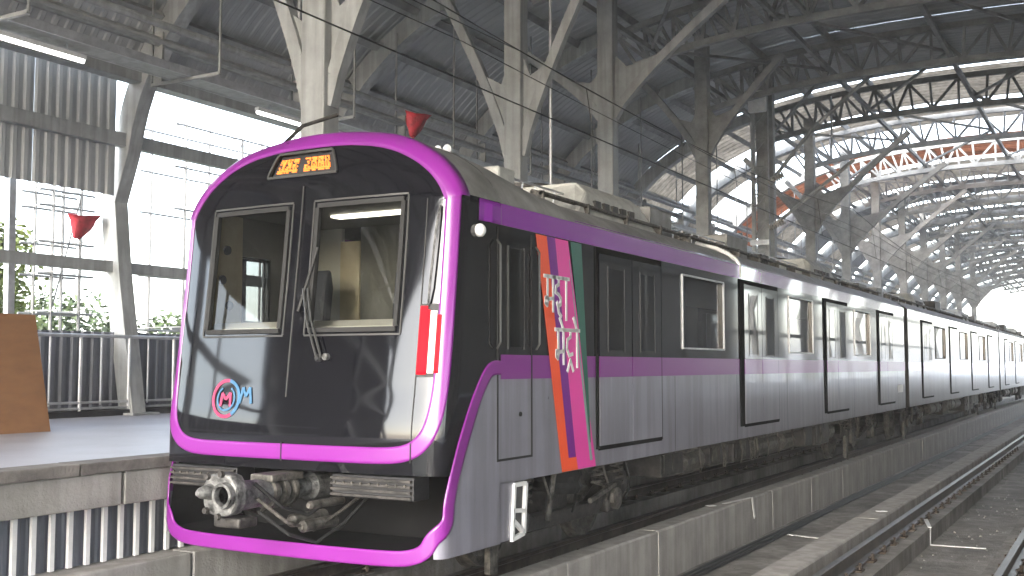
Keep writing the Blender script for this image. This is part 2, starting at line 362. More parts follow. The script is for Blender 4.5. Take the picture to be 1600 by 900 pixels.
# side ribs: leg + curved haunch
def rib_path():
    pts = [(-9.05, 1.1), (-9.25, 2.2), (-9.5, 3.6), (-9.66, 4.9)]
    for i in range(17):
        th = .12+(thx(-4.4)-.12)*i/16; x, z = arc(th, .28); pts.append((x, z))
    return pts
def ribmesh(sgn, y):
    mb = MB(); p = rib_path()
    if sgn < 0: p = [(2*XC-x, z) for x, z in p]
    n = len(p); w0 = []
    for i, (x, z) in enumerate(p):
        a = p[max(i-1, 0)]; b_ = p[min(i+1, n-1)]; t = Vector((b_[0]-a[0], b_[1]-a[1])).normalized(); nx, nz = t.y, -t.x
        hw = .17+.04*math.sin(i/n*PI); dd = .15
        w0.append([(x+nx*hw, y-dd, z+nz*hw), (x+nx*hw, y+dd, z+nz*hw), (x-nx*hw, y+dd, z-nz*hw), (x-nx*hw, y-dd, z-nz*hw)])
    for q in w0: mb.v += q
    for i in range(n-1):
        for j in range(4): a = i*4; mb.f.append((a+j, a+(j+1) % 4, a+4+(j+1) % 4, a+4+j))
    mb.f.append((3, 2, 1, 0)); e = (n-1)*4; mb.f.append((e, e+1, e+2, e+3))
    mb.box(p[0][0]-.35, p[0][0]+.35, y-.3, y+.3, 1.1, 1.14)
    return mb
rL = ribmesh(1, YT[0]).build('side_rib', m_steel, can, bevel=.01); rR = ribmesh(-1, YT[0]).build('side_rib', m_steel, can)
for y in YT[1:]: clone(rL, (0, y-YT[0], 0)); clone(rR, (0, y-YT[0], 0))
# long side beams of the left wall
for nm, x, z, wd, ht, m_ in (('eave_beam', -9.0, 7.15, .28, .34, m_steel), ('gutter', -9.35, 7.55, .36, .26, m_steeld), ('side_beam', -9.3, 5.98, .16, .24, m_steel), ('side_beam', -9.55, 3.72, .14, .2, m_steel), ('eave_purlin', -8.8, 7.75, .12, .12, m_steeld)):
    for s in (1, -1):
        xx = x if s > 0 else 2*XC-x
        MB().bar((xx, YT[0], z), (xx, YT[-1], z), wd, ht).build(nm, m_, can)
for i, y in enumerate(YT[:-1]):      # mid-bay mullions
    MB().bar((-9.5, y+BAY/2+.5, 1.1), (-9.62, y+BAY/2+.5, 6.0), .12, .12, up=(0, 1, 0)).build('mullion', m_steelw, can)
# cladding sheets on the side walls
def clad(name, y0, y1, z0, z1, x, label, m_, sgn=1, step=1.05):
    t = thing(name, label, 'wall cladding', (x, y0, z0)); y = y0
    while y < y1-.1: corr(y, min(y+step, y1)-.01, z0, z1, x+random.uniform(-.006, .006), .21, .035, sgn).build('wall_sheet', m_, t); y += step
    return t
clad('wall_cladding', -9.5, 5.75, 4.98, 7.1, -9.42, 'dark ribbed wall sheeting high at the left edge above the open side', m_sheet, 1, 1.05)
clad('wall_cladding', -12, 40, 1.12, 2.55, -9.44, 'bluish grey ribbed parapet sheeting behind the platform railing', m_sheetw, 1, 1.05)
clad('wall_cladding', 0, 46, 1.12, 7.1, 2*XC+9.42, 'ribbed wall sheeting behind the opposite platform', m_sheet, -1, 2.1)
clad('wall_cladding', -20, -9.5, 1.12, 7.1, -9.42, 'unseen full-height ribbed sheeting added at left behind the photographer, dark in the cab reflection', m_sheetk, 1, 2.1)  # unseen sheeting added to keep the cab front's reflection dark
for y_, lab_ in ((50, 'nearest'), (58, 'second'), (67, 'third'), (77, 'farthest')): clad('wall_cladding', y_, y_+4.2, 2.4 if y_ != 58 else 1.12, 7.1, 2*XC+9.42, lab_+' unseen panel of ribbed sheeting added on the far opposite side to break up reflections', m_sheet, -1, 2.1)  # unseen panels added to break up the reflection along the train side
clad('wall_cladding', -20, 0, 4.98, 7.1, 2*XC+9.42, 'high ribbed sheeting over the open right side behind the photographer', m_sheet, -1, 2.1)
# ---- railing on the platform
rl = thing('platform_railing', 'pale tubular steel railing along the back of the left platform', 'railing', (-9.02, 0, 1.1))
for z, r in ((2.46, .03), (1.34, .022), (1.24, .022)): MB().tube([(-9.0, -12, z), (-9.0, 40, z)], r, 8).build('rail_tube', m_steelw, rl)
pp = MB().tube([(-9.0, 0, 1.1), (-9.0, 0, 2.46)], .028, 8).build('post', m_steelw, rl); pp.location.y = -9.4
qq = MB().tube([(-9.0, 0, 1.3), (-9.0, 0, 2.45)], .016, 6).build('baluster', m_steelw, rl); qq.location.y = -9.0
for i in range(1, 36): clone(pp, (0, 1.02*i, 0)); clone(qq, (0, 1.02*i+.02, 0))
MB().box(-9.3, -8.95, -12, 40, 1.1, 1.2).build('kick_plate', m_blackm, rl)
# ---- Y columns on the left platform
def ycol(y, x, zv, ztop, label, arm_l, arm_r, w_=.34, m_=m_steel, spread=1.2):
    t = thing('platform_column', label, 'column', (x, y, 1.1), 'branching steel columns on the left platform')
    MB().prism([(-w_/2, -w_*.42), (w_/2, -w_*.42), (w_/2, w_*.42), (-w_/2, w_*.42)], lambda u, v, tt: (x+u, y+v, tt), 1.1, ztop).build('shaft', m_, t, bevel=.02)
    MB().box(x-w_*.75, x+w_*.75, y-w_*.7, y+w_*.7, 1.1, 1.13).build('base_plate', m_, t)
    for s, (dx, dz) in ((-1, arm_l), (1, arm_r)):
        pts = []; n = 8
        for i in range(n+1):
            q = i/n; pts.append((x+s*(w_*.4+dx*(q**1.25)), y, zv+dz*q))
        mb = MB()
        for a, b_ in zip(pts, pts[1:]): mb.bar(a, b_, w_*.5, w_*.42, up=(0, 1, 0))
        mb.build('arm', m_, t)
        i = 4; mb = MB().prism([(x+s*w_*.45, zv+.1), (pts[i][0], pts[i][2]), (x+s*(w_*.45+dx*.1), pts[i][2]-dz*.08), (x+s*w_*.45, pts[i][2]+.1)], lambda u, v, tt: (u, tt, v), y-.02, y+.02)
        mb.build('gusset', m_, t)
    return t
ycol(3.95, -3.2, 5.45, 10.0, 'thick pale Y-shaped column just behind the cab roof of the train', (1.1, 2.9), (1.5, 3.2), .40)
ycol(9.4, -3.2, 5.7, 10.4, 'pale Y-shaped column second from the cab, its top cut short before the truss', (1.4, 3.2), (1.5, 3.4), .34)
ycol(13.4, -3.2, 7.2, 10.6, 'pale column with high branching arms above the train\'s roof cooling unit', (2.2, 1.9), (2.9, 2.5), .36)
ycol(19.4, -3.2, 7.4, 10.6, 'slender darker branching column right of the high-armed column', (1.6, 2.2), (2.0, 2.4), .34, m_steeld)
ycol(30.5, -3.2, 6.6, 10.6, 'branching column past the dark overhead-line mast', (2.2, 2.8), (3.2, 3.2), .34, m_steeld)
ycol(36.0, -3.2, 6.4, 10.6, 'branching column under the first daylight strip of the roof', (2.2, 3), (3.6, 3.2), .34, m_steeld)
ycol(42.0, -3.2, 6.2, 10.6, 'branching column between the first and second daylight strips of the roof', (2.2, 3), (3.6, 3.2), .34, m_steeld)
ycol(48.5, -3.2, 6.2, 10.6, 'branching column beyond the rust-coloured roof strip', (2.2, 3), (3.6, 3.2), .34, m_steeld)
for i, y in enumerate((55, 62, 69, 77)):
    ycol(y, -3.2, 6.2, 10.6, 'small distant branching column, %s of the far row' % ('nearest', 'second', 'third', 'last')[i], (2.2, 3), (3.4, 3.2), .34, m_steeld)
# right-hand far columns that show against the bright end
# ---- overhead line mast with cantilever
ms = thing('overhead_line_mast', 'dark steel overhead-line mast with insulators and a slanting cantilever over the train', 'mast', (-2.9, 23.6, 1.1))
MB().box(-3.12, -2.62, 23.85, 24.1, 1.1, 14).build('concrete_shaft', m_steeld, ms)
for xx in (-3.02, -2.62): MB().bar((xx, 23.2, 1.1), (xx, 23.2, 11.0), .10, .14, up=(0, 1, 0)).build('channel', m_steel if xx < -3 else m_steeld, ms)
mb = MB()
for i in range(24): z = 1.3+.4*i; mb.bar((-3.0, 23.2, z), (-2.64, 23.2, z+.4 if i % 2 else z), .04)
mb.build('lacing', m_steeld, ms)
MB().box(-3.05, -2.55, 22.85, 23.05, 9.25, 9.85).build('equipment_box', m_white, ms, bevel=.02)
MB().box(-3.07, -2.53, 22.95, 23.0, 5.4, 5.55).build('clamp_band', m_steelw, ms)
MB().tube([(-2.5, 23.1, 7.2), (-1.2, 22.9, 8.6), (1.9, 22.6, 11.0)], .06, 8).build('cantilever_tube', m_steel, ms)
MB().tube([(-2.5, 23.1, 5.9), (-.1, 22.9, 7.6)], .05, 8).build('cantilever_tube', m_steel, ms)
for z in (7.2, 5.9, 10.6):
    prof = []
    for i in range(7): prof += [(i*.07, .05), (i*.07+.02, .11), (i*.07+.05, .11), (i*.07+.06, .05)]
    MB().lathe((-2.55, 23.1, z), (.8, 0, .35 if z < 10 else 0), prof, 12).build('insulator', m_porc, ms)
MB().tube([(-2.1, 23.1, 10.6), (1.2, 23, 10.75)], .05, 8).build('cantilever_tube', m_steelw, ms)
# ---- overhead wires
ow = thing('overhead_line', 'dark contact wire and droppers strung above the train', 'overhead wire', (TC1, 0, 5.05))
MB().tube([(TC1, -20, 5.1), (TC1, 110, 5.1)], .009, 6).build('contact_wire', m_cable, ow)
pts = [(TC1-.1, -20+i*1.3, 5.75+.5*((((-20+i*1.3)+4) % 27)/13.5-1)**2) for i in range(101)]
MB().tube(pts, .008, 6).build('catenary_wire', m_cable, ow)
for i in range(0, 99, 5): MB().tube([pts[i], (TC1, pts[i][1], 5.1)], .006, 5).build('dropper', m_cable, ow)
for i, (x, z) in enumerate(((-2.2, 6.6), (-1.2, 6.3))):
    o = MB().tube([(x, -20+2*j, z+.15*((j % 13)/6.5-1)**2) for j in range(66)], .007, 6).build('feeder_wire', m_cable)
    tag(o, 'thin dark feeder wire sagging past the Y-shaped columns' if i == 0 else 'thin dark wire above the train roof, beside the contact wire', 'wire')
# ---- hanging rods
for (x, y, z0, z1, lab) in ((-5.0, 5.6, 6.3, 10.2, 'thin hanging rod left of the thick Y-shaped column'), (-2.6, 9.6, 5.0, 10.4, 'thin pale hanging rod beside the second Y-shaped column'), (-1.4, 26, 8.6, 10.2, 'short hanging rod below the roof trusses right of the mast')):
    tag(MB().tube([(x, y, z0), (x, y, z1)], .03, 8).build('hanger_rod', m_steelw), lab, 'rod')
# ---- cable tray with tube lights over the left platform
tray = thing('cable_tray', 'grey cable tray running below the eave over the left platform', 'cable tray', (-6.4, 0, 6.5))
MB().box(-6.62, -6.18, -14, 60, 6.40, 6.43).build('tray_floor', m_steel, tray)
for x in (-6.62, -6.18): MB().box(x-.012, x+.012, -14, 60, 6.39, 6.52).build('tray_side', m_steelw, tray)
mb = MB()
for i in range(4): mb.tube([(-6.55+.1*i+.015*math.sin(y*1.7+i), y*1.0, 6.46+.01*i) for y in range(-14, 60)], .028, 6)
mb.build('cable_bundle', m_cable, tray)
pipe = thing('service_pipes', 'pair of long service pipes hung beside the cable tray', 'pipe', (-6, 0, 6.8))
for x, z, r in ((-5.95, 6.95, .06), (-6.9, 7.05, .08), (-5.7, 6.6, .035)): MB().tube([(x, -14, z), (x, 60, z)], r, 10).build('pipe', m_steel if r > .05 else m_steeld, pipe)
for i in range(20):
    y = -12+3.3*i; mb = MB(); mb.bar((-7.05, y, 6.37), (-5.6, y, 6.37), .05); mb.bar((-7.05, y, 6.37), (-7.05, y, 9.0), .03, up=(0, 1, 0)); mb.bar((-5.6, y, 6.37), (-5.6, y, 9.6), .03, up=(0, 1, 0)); mb.box(-6.99, -6.81, y-.02, y+.024, 6.345, 7.2)
    mb.build('tray_hanger', m_steeld, tray)
spots = [(0.4, 'lit tube light at the top left corner of the view, under the cable tray'), (6.2, 'lit tube light left of the train\'s cab roof, under the cable tray'), (12.2, 'lit tube light behind the cab roof of the train'), (18.2, 'distant lit tube light above the middle of the train')]
tl = None
for y, lab in spots:
    t = thing('tube_light', lab, 'light', (-6.4, y, 6.22), 'tube lights under the cable tray')
    MB().box(-6.45, -6.35, y-.02, y+2.3, 6.235, 6.30).build('housing', m_white, t, bevel=.01)
    MB().tube([(-6.4, y, 6.215), (-6.4, y+2.28, 6.215)], .03, 8).build('tube', m_tube, t)
    for q in (.3, 2.0): MB().bar((-6.4, y+q, 6.3), (-6.4, y+q, 6.40), .02, up=(0, 1, 0)).build('bracket', m_steelw, t)
# ---- scaffolding outside
def scaffold(name, label, x0, x1, ys, zs):
    t = thing(name, label, 'scaffold', (x0, ys[0], zs[0]))
    for y in ys:
        for x in (x0, x1): MB().tube([(x, y, -9), (x, y, zs[-1]+.4)], .03, 6).build('standard', m_steeld, t)
    for z in zs:
        for x in (x0, x1): MB().tube([(x, ys[0]-.3, z), (x, ys[-1]+.3, z)], .024, 6).build('ledger', m_steeld, t)
        for y in ys: MB().tube([(x0-.2, y, z+.05), (x1+.2, y, z+.05)], .014, 6).build('transom', m_steeld, t)
    for a, b_ in zip(ys[::2], ys[1::2]): MB().tube([(x1, a, zs[0]), (x1, b_, zs[-1])], .016, 6).build('brace', m_steeld, t)
scaffold('scaffolding', 'pipe scaffolding outside the open side right beside the raking column', -11.6, -10.6, [8.65, 10.3, 12., 13.7], [2.7, 3.83, 5.16, 6.03, 6.92])
scaffold('scaffolding', 'small pipe scaffold by the trees at the left edge', -11.1, -10.6, [5.5, 6.1], [2.9, 3.6, 4.18, 4.84, 5.12])
# ---- red cloths
def cloth(name, c, sz, label):
    mb = MB(); cx, cy, cz = c; n = 8
    for j in range(6):
        q = j/5; r = sz*(.5-.36*q)
        for i in range(n):
            a = 2*PI*i/n; rr = r*(1+.18*math.sin(3*a+j)); mb.v.append((cx+rr*.5*math.cos(a), cy+rr*1.2*math.sin(a)-.3*sz*q, cz+sz*.35-sz*.75*q+.05*sz*math.sin(a*2)))
    for j in range(5):
        for i in range(n): a = j*n; mb.f.append((a+i, a+(i+1) % n, a+n+(i+1) % n, a+n+i))
    mb.f.append(tuple(range(n))); mb.f.append(tuple(5*n+i for i in reversed(range(n))))
    o = mb.build(name, m_redc, smooth=True); tag(o, label, 'cloth')
    return o
cloth('red_cloth', (-9.8, 5.55, 4.42), .55, 'small red cloth bundle hanging in the open side at left')
cloth('red_cloth', (-2.6, 5.42, 5.42), .46, 'red cloth hanging above the cab roof of the train')
# ---- brown board on platform
bd = thing('brown_board', 'brown timber board leaning up on the platform at the left edge', 'board', (-6, 1, 1.1))
mb = MB(); p = [(-5.98, -1.6, 1.104), (-5.98, 2.0, 1.104), (-6.25, 1.92, 2.62), (-6.25, -1.6, 2.62)]
mb.v = p+[(x-.03, y, z) for x, y, z in p]; mb.f = [(0, 1, 2, 3), (7, 6, 5, 4), (0, 4, 5, 1), (1, 5, 6, 2), (2, 6, 7, 3), (3, 7, 4, 0)]
mb.build('panel', m_board, bd)
for y in (-1, 1.5): MB().bar((-6.26, y, 2.4), (-6.95, y, 1.13), .06).build('prop', m_board, bd)
# ---- trees outside
def tree(x, y, h, r, kind, label, n=2600):
    t = thing('tree', label, 'tree', (x, y, -9)); mb = MB(); top = h
    mb.tube([(x, y, -9), (x+.15, y+.1, -4), (x-.1, y+.2, top-r*1.1), (x, y, top)], [.32, .26, .16, .05], 9)
    lim = []
    for i in range(9):
        a = i*2.4; z0 = top-r*(1.3-.1*i); q = (x+math.cos(a)*r*.75, y+math.sin(a)*r*.75, z0+r*.55); lim.append(q)
        mb.tube([(x, y, z0), ((x+q[0])/2, (y+q[1])/2, z0+r*.2), q], [.1, .07, .03], 6)
    mb.build('trunk', m_bark, t)
    cl = [(Vector(q), r*random.uniform(.3, .5)) for q in lim]+[(Vector((x+random.gauss(0, r*.4), y+random.gauss(0, r*.4), top+random.uniform(-r*.7, r*.3))), r*random.uniform(.25, .45)) for _ in range(10)]
    mb = MB()
    for i in range(n):
        c, rr = random.choice(cl); dv = Vector((random.gauss(0, 1), random.gauss(0, 1), random.gauss(0, 1))).normalized()*rr*random.uniform(.5, 1.05); p = c+dv
        L = .24 if kind != 'palm' else .36; u = Vector((random.gauss(0, 1), random.gauss(0, 1), random.gauss(-.4, .6))).normalized(); v = u.orthogonal().normalized()*(.3 if kind == 'palm' else .45)
        mb.quad(tuple(p), tuple(p+u*L*.5+v*L*.5), tuple(p+u*L), tuple(p+u*L*.5-v*L*.5))
    mb.build('crown', m_leafA if kind != 'dark' else m_leafB, t)
tree(-15.2, 4.3, 5.6, 1.9, 'palm', 'tall yellow-green feathery tree at the left edge beyond the railing', 7500)
tree(-18.5, 8.0, 4.2, 2.5, 'leaf', 'bright leafy tree seen between the small scaffold and the red cloth', 9500)
tree(-24, 15, 2.9, 2.8, 'dark', 'green tree standing farther off behind the raking column', 5600)
tree(-17.5, 5.6, 3.4, 1.9, 'leaf', 'low bushy tree just above the parapet, beside the tall feathery tree', 4600)
tree(-21, 17.5, 2.7, 2.3, 'dark', 'green tree between the raking column and the train cab, beyond the scaffolding', 4600)
# ================================================================== TRAIN
OX = -.10; HW = 1.55
PLAN = [(0, -.12), (.5, -.115), (.95, -.095), (1.25, -.065), (1.43, -.035), (1.515, .01), (1.545, .09), (1.55, .25), (1.55, .5), (1.55, .8)]
pl = []      # dense plan curve with arc length
def catm(p0, p1, p2, p3, t): return tuple(.5*((2*b)+(-a+c)*t+(2*a-5*b+4*c-d_)*t*t+(-a+3*b-3*c+d_)*t**3) for a, b, c, d_ in zip(p0, p1, p2, p3))
for i in range(len(PLAN)-1):
    p0 = PLAN[max(i-1, 0)]; p3 = PLAN[min(i+2, len(PLAN)-1)]
    for k in range(10): pl.append(catm(p0, PLAN[i], PLAN[i+1], p3, k/10))
pl.append(PLAN[-1]); acc = [0]
for a, b in zip(pl, pl[1:]): acc.append(acc[-1]+math.dist(a, b))
AMAX = acc[-1]
def plan(a):
    a = max(0, min(AMAX, a)); lo, hi = 0, len(acc)-1
    while hi-lo > 1:
        m = (lo+hi)//2
        if acc[m] <= a: lo = m
        else: hi = m
    t = (a-acc[lo])/(acc[hi]-acc[lo]); return pl[lo][0]*(1-t)+pl[hi][0]*t, pl[lo][1]*(1-t)+pl[hi][1]*t
RAKE = [(.3, -.10), (1.35, -.09), (1.8, -.035), (2.3, .025), (2.87, .09), (3.4, .14), (3.7, .17), (3.9, .21), (4.03, .30)]
WID = [(3.38, 1.55), (3.5, 1.49), (3.62, 1.40), (3.73, 1.28), (3.84, 1.11), (3.93, .91), (3.99, .68), (4.02, .45)]
def wid(z): return HW if z <= 3.38 else cr(WID, z)
def P(a, z, off=0):
    def q(a, z):
        s = -1 if a < 0 else 1; x, y = plan(abs(a)); k = max(0, min(1, (y-.1)/.6)); k = k*k*(3-2*k)
        return Vector((s*x*wid(z)/HW+OX, y+cr(RAKE, z)*(1-k), z))
    p = q(a, z)
    if off:
        e = .012; n = (q(a+e, z)-q(a-e, z)).cross(q(a, min(z+e, 4.02))-q(a, z-e)); 
        if n.length > 1e-9: n.normalize(); p = p+n*off
    return p
def aofx(x): return x       # face arc length almost equals x
def a_at_y(y, z):
    lo, hi = 1.42, AMAX
    for _ in range(30):
        m = (lo+hi)/2
        if P(m, z).y < y: lo = m
        else: hi = m
    return (lo+hi)/2
LOWP = [(.80, 1.935), (.67, 1.93), (.56, 1.87), (.40, 1.68), (.24, 1.42), (.10, 1.15), (.0, .88), (-.03, .70)]   # (y, z) of lower purple band
low_az = [(a_at_y(y, z), z) for y, z in LOWP]+[(1.47, .58), (1.40, .48), (1.28, .425), (1.1, .405), (.6, .40), (0, .40)]
def a_low(z):
    pts = sorted([(z_, a_) for a_, z_ in low_az[1:9]]); return cr(pts, z)
def patch(name, m, pred, parent, a0=-AMAX, a1=AMAX, z0=.33, z1=4.02, da=.03, dz=.03, holes=(), off=0, lines=()):
    As = set([round(a0, 4), round(a1, 4)]); Zs = set([z0, z1]); n = int((a1-a0)/da)
    for i in range(n+1): As.add(round(a0+(a1-a0)*i/n, 4))
    n = int((z1-z0)/dz)
    for i in range(n+1): Zs.add(round(z0+(z1-z0)*i/n, 4))
    for h in holes:
        for v in h[:2]:
            near = min(As, key=lambda q: abs(q-v)); As.discard(near); As.add(v)
        for v in h[2:]:
            near = min(Zs, key=lambda q: abs(q-v)); Zs.discard(near); Zs.add(v)
    As = sorted(As); Zs = sorted(Zs); idx = {}; vs = []; fs = []
    def vid(i, j):
        if (i, j) not in idx: idx[i, j] = len(vs); vs.append(P(As[i], Zs[j], off))
        return idx[i, j]
    for i in range(len(As)-1):
        for j in range(len(Zs)-1):
            a = (As[i]+As[i+1])/2; z = (Zs[j]+Zs[j+1])/2
            if any(h[0] < a < h[1] and h[2] < z < h[3] for h in holes): continue
            if pred(a, z): fs.append((vid(i, j), vid(i+1, j), vid(i+1, j+1), vid(i, j+1)))
    return mesh(name, vs, fs, m, parent, smooth=True)
def ribbon(name, m, path, width, parent, off=.008, sub=4, both=True, closed=False):
    # path in (a, z); dense resample; each cross-section straight in (a, z)
    pts = []
    for i in range(len(path)-1):
        p0 = path[max(i-1, 0)]; p3 = path[min(i+2, len(path)-1)]
        for k in range(6): pts.append(catm(p0, path[i], path[i+1], p3, k/6))
    pts.append(path[-1]); vs = []; fs = []; n = len(pts)
    for i, p in enumerate(pts):
        a = pts[max(i-1, 0)]; b = pts[min(i+1, n-1)]; t = Vector((b[0]-a[0], b[1]-a[1])).normalized(); nn = Vector((-t.y, t.x))
        for k in range(sub+1):
            q = (k/sub-.5)*width; e = off if 0 < k < sub else -.004
            vs.append(P(p[0]+nn.x*q, p[1]+nn.y*q, e if e > 0 else -.006))
            if k in (0, sub): vs.append(P(p[0]+nn.x*q*.985, p[1]+nn.y*q*.985, off))
    # order: edge, edge-in, mid..., edge-in, edge
    st = sub+3; out = []
    for i in range(n):
        blk = vs[i*st:(i+1)*st]; blk[-1], blk[-2] = blk[-2], blk[-1]; out += blk
    for i in range(n-1):
        for j in range(st-1): fs.append((i*st+j, i*st+j+1, (i+1)*st+j+1, (i+1)*st+j))
    return mesh(name, out, fs, m, parent, smooth=True)
car = thing('metro_car', 'leading metro car with black cab front, purple trim and slanted orange, pink and green stripes', 'train car', (OX, 0, 0), 'cars of the metro train')
WL = (-1.08, -.18, 2.26, 3.36); WR = (.15, 1.05, 2.26, 3.36); SG = (-.52, .36, 3.66, 3.865)
patch('cab_mask', m_black, lambda a, z: z > 1.07 and (abs(a) < a_low(z) or z > 1.94) and not (z > 3.38 and abs(a) > 1.6) and z < 4.02, car, z0=1.07, z1=4.02, holes=(WL, WR, SG))
patch('cab_roof_shoulder', m_roofg, lambda a, z: z > 3.36 and abs(a) > 1.58, car, z0=3.36, z1=4.02)
for s in (1, -1): patch('cab_fairing', m_grey, lambda a, z: abs(a) > a_low(z) and z < 1.94 and z > .42, car, a0=1.2 if s > 0 else -AMAX, a1=AMAX if s > 0 else -1.2, z0=.42, z1=1.95)
# cab roof top
mb = MB(); n = 12
for i in range(n): 
    a0, a1 = -AMAX+2*AMAX*i/n, 0
f = [P(a, 4.02) for a in [-1.5+3.0*i/20 for i in range(21)]]
for a, b in zip(f, f[1:]): mb.quad(tuple(a), tuple(b), (b.x, .8, 4.02), (a.x, .8, 4.02))
mb.build('cab_roof_top', m_roofg, car)
# purple trims
low = low_az[:]; lowm = [(-a, z) for a, z in reversed(low_az[:-1])]
ribbon('lower_trim', m_purple, low+lowm, .125, car, sub=6)
ring_r = [(0, 1.22), (.6, 1.22), (1.05, 1.225), (1.25, 1.26), (1.37, 1.34), (1.44, 1.46), (1.48, 1.65), (1.50, 2.0), (1.50, 2.6), (1.50, 3.1), (1.50, 3.40)]
ribbon('ring_trim', m_purple, [(-a, z) for a, z in reversed(ring_r[1:])]+ring_r, .135, car, sub=6)
# arch over the top
mb = MB(); prof = []
for i in range(24): z = 3.36+(4.02-3.36)*i/23; prof.append((wid(z), z))
arch = [(x, z) for x, z in prof]+[(.22, 4.03), (0, 4.032)]; full = arch+[(-x, z) for x, z in reversed(arch[:-1])]
rows = []
for i, (x, z) in enumerate(full):
    a = full[max(i-1, 0)]; b = full[min(i+1, len(full)-1)]; t = Vector((b[0]-a[0], b[1]-a[1])).normalized(); nx, nz = -t.y, t.x
    if nx*x+nz*(z-2.8) > 0: nx, nz = -nx, -nz
    row = []
    for q in (.135, .13, .09, .05, .01):
        xx, zz = x+nx*q, z+nz*q; ww = wid(zz); aa = max(-1.56, min(1.56, xx*HW/ww)); p = P(aa, min(zz, 4.0)); p = Vector((xx+OX, p.y-(.012 if q != .135 else -.02), zz)); row.append(p)
    yb = row[-1].y; row += [Vector((x+OX, yb+.03, z+.012)), Vector((x+OX, yb+.14, z+.014)), Vector((x+OX, yb+.15, z-.02))]
    rows.append(row)
vs = [p for r in rows for p in r]; k = len(rows[0])
fs = [(i*k+j, i*k+j+1, (i+1)*k+j+1, (i+1)*k+j) for i in range(len(rows)-1) for j in range(k-1)]
mesh('arch_trim', vs, fs, m_purple, car, smooth=True)
# centre seam and panel lines of the mask
o = MB(); 
for za, zb in ((1.15, 2.0), (2.0, 2.9), (2.9, 3.55)): o.bar(tuple(P(-.035, za, .004)), tuple(P(-.035, zb, .004)), .012, .012)
o.build('centre_seam', m_wframe, car)
for s in (-1, 1):
    o = MB(); zz = [1.35+.1*i for i in range(21)]
    for a, b in zip(zz, zz[1:]): o.bar(tuple(P(s*1.27, a, .002)), tuple(P(s*1.27, b, .002)), .008, .008)
    if s > 0: o.build('mask_joint', m_wframe, car)
for a_, za, zb in ((-.035, 1.14, 1.30), (1.27, 1.17, 1.33)): MB().bar(tuple(P(a_, za, .011)), tuple(P(a_, zb, .011)), .010, .006, up=(0, 1, 0)).build('trim_joint', m_rubber, car)
# windows of the cab
def frame_on(name, h, wd, off, m, parent, thick=.02):
    a0, a1, z0, z1 = h; mb = MB(); co = []
    r = .05
    def seg(pa, pb, nn=6):
        for i in range(nn):
            t0, t1 = i/nn, (i+1)/nn; A = P(pa[0]+(pb[0]-pa[0])*t0, pa[1]+(pb[1]-pa[1])*t0, off); B = P(pa[0]+(pb[0]-pa[0])*t1, pa[1]+(pb[1]-pa[1])*t1, off)
            mb.bar(tuple(A), tuple(B), wd, thick, up=(0, 1, 0))
    seg((a0, z0), (a1, z0)); seg((a1, z0+wd/2), (a1, z1-wd/2)); seg((a1, z1), (a0, z1)); seg((a0, z1-wd/2), (a0, z0+wd/2))
    return mb.build(name, m, parent)
for h in (WL, WR):
    g = patch('front_window', m_glass, lambda a, z: True, car, a0=h[0], a1=h[1], z0=h[2], z1=h[3], da=.08, dz=.1, off=-.02)
    frame_on('window_seal', (h[0], h[1], h[2], h[3]), .04, -.005, m_rubber, g, .05)
    frame_on('window_frame', (h[0]-.045, h[1]+.045, h[2]-.045, h[3]+.045), .016, .003, m_wframe, g, .012)
# destination sign
sg = thing
g = patch('destination_sign', m_blackm, lambda a, z: True, car, a0=SG[0], a1=SG[1], z0=SG[2], z1=SG[3], da=.06, dz=.05, off=-.03)
frame_on('sign_frame', (SG[0]-.01, SG[1]+.01, SG[2]-.005, SG[3]+.005), .02, .004, m_wframe, g, .03)
mb = MB(); rr = random.Random(3)
glyphs = {0: ["1111", "1001", "1111", "1001", "1001", "1111"]}
def dots(a0, cols, rows_):
    for r_ in range(rows_):
        for c_ in range(cols):
            on = (r_ == 1) or (rr.random() < .72 and c_ % 6 != 5)
            if on:
                p = P(a0+c_*.0165, SG[2]+.045+r_*.0165, -.024); mb.box(p.x-.0062, p.x+.0062, p.y-.004, p.y+.004, p.z-.0062, p.z+.0062)
dots(-.46, 17, 8); dots(-.085, 22, 8)
mb.build('led_lettering', m_led, g)
# logo on the left lower panel : ring of two colours with an m-like stroke
LX, LZ = -.73, 1.66
def arc_tube(r, d0, d1, m, wd, cx=0, cz=0, name='logo_arc'):
    mb = MB(); pts = []
    for i in range(21): a = math.radians(d0+(d1-d0)*i/20); pts.append(P(LX+cx+r*math.cos(a), LZ+cz+r*math.sin(a), .006))
    for a, b in zip(pts, pts[1:]): mb.bar(tuple(a), tuple(b), wd, .006, up=(0, 1, 0))
    return mb.build(name, m, lg)
lg = patch('logo', m_black, lambda a, z: True, car, a0=LX-.06, a1=LX+.06, z0=LZ-.05, z1=LZ+.05, da=.05, dz=.05, off=.002)
arc_tube(.16, 80, 300, m_lpink, .03); arc_tube(.16, -60, 80, m_lblue, .03); arc_tube(.105, 120, 420, m_lblue, .016)
for pts_, m_ in ((((-.06, -.07), (-.05, .05), (0, -.01), (.05, .05), (.06, -.07)), m_lpink), (((.17, -.04), (.2, .1), (.24, .02), (.28, .1), (.31, -.04)), m_lblue)):
    mb = MB()
    for a, b in zip(pts_, pts_[1:]): mb.bar(tuple(P(LX+a[0], LZ+a[1], .006)), tuple(P(LX+b[0], LZ+b[1], .006)), .026, .006, up=(0, 1, 0))
    mb.build('logo_letter', m_, lg)
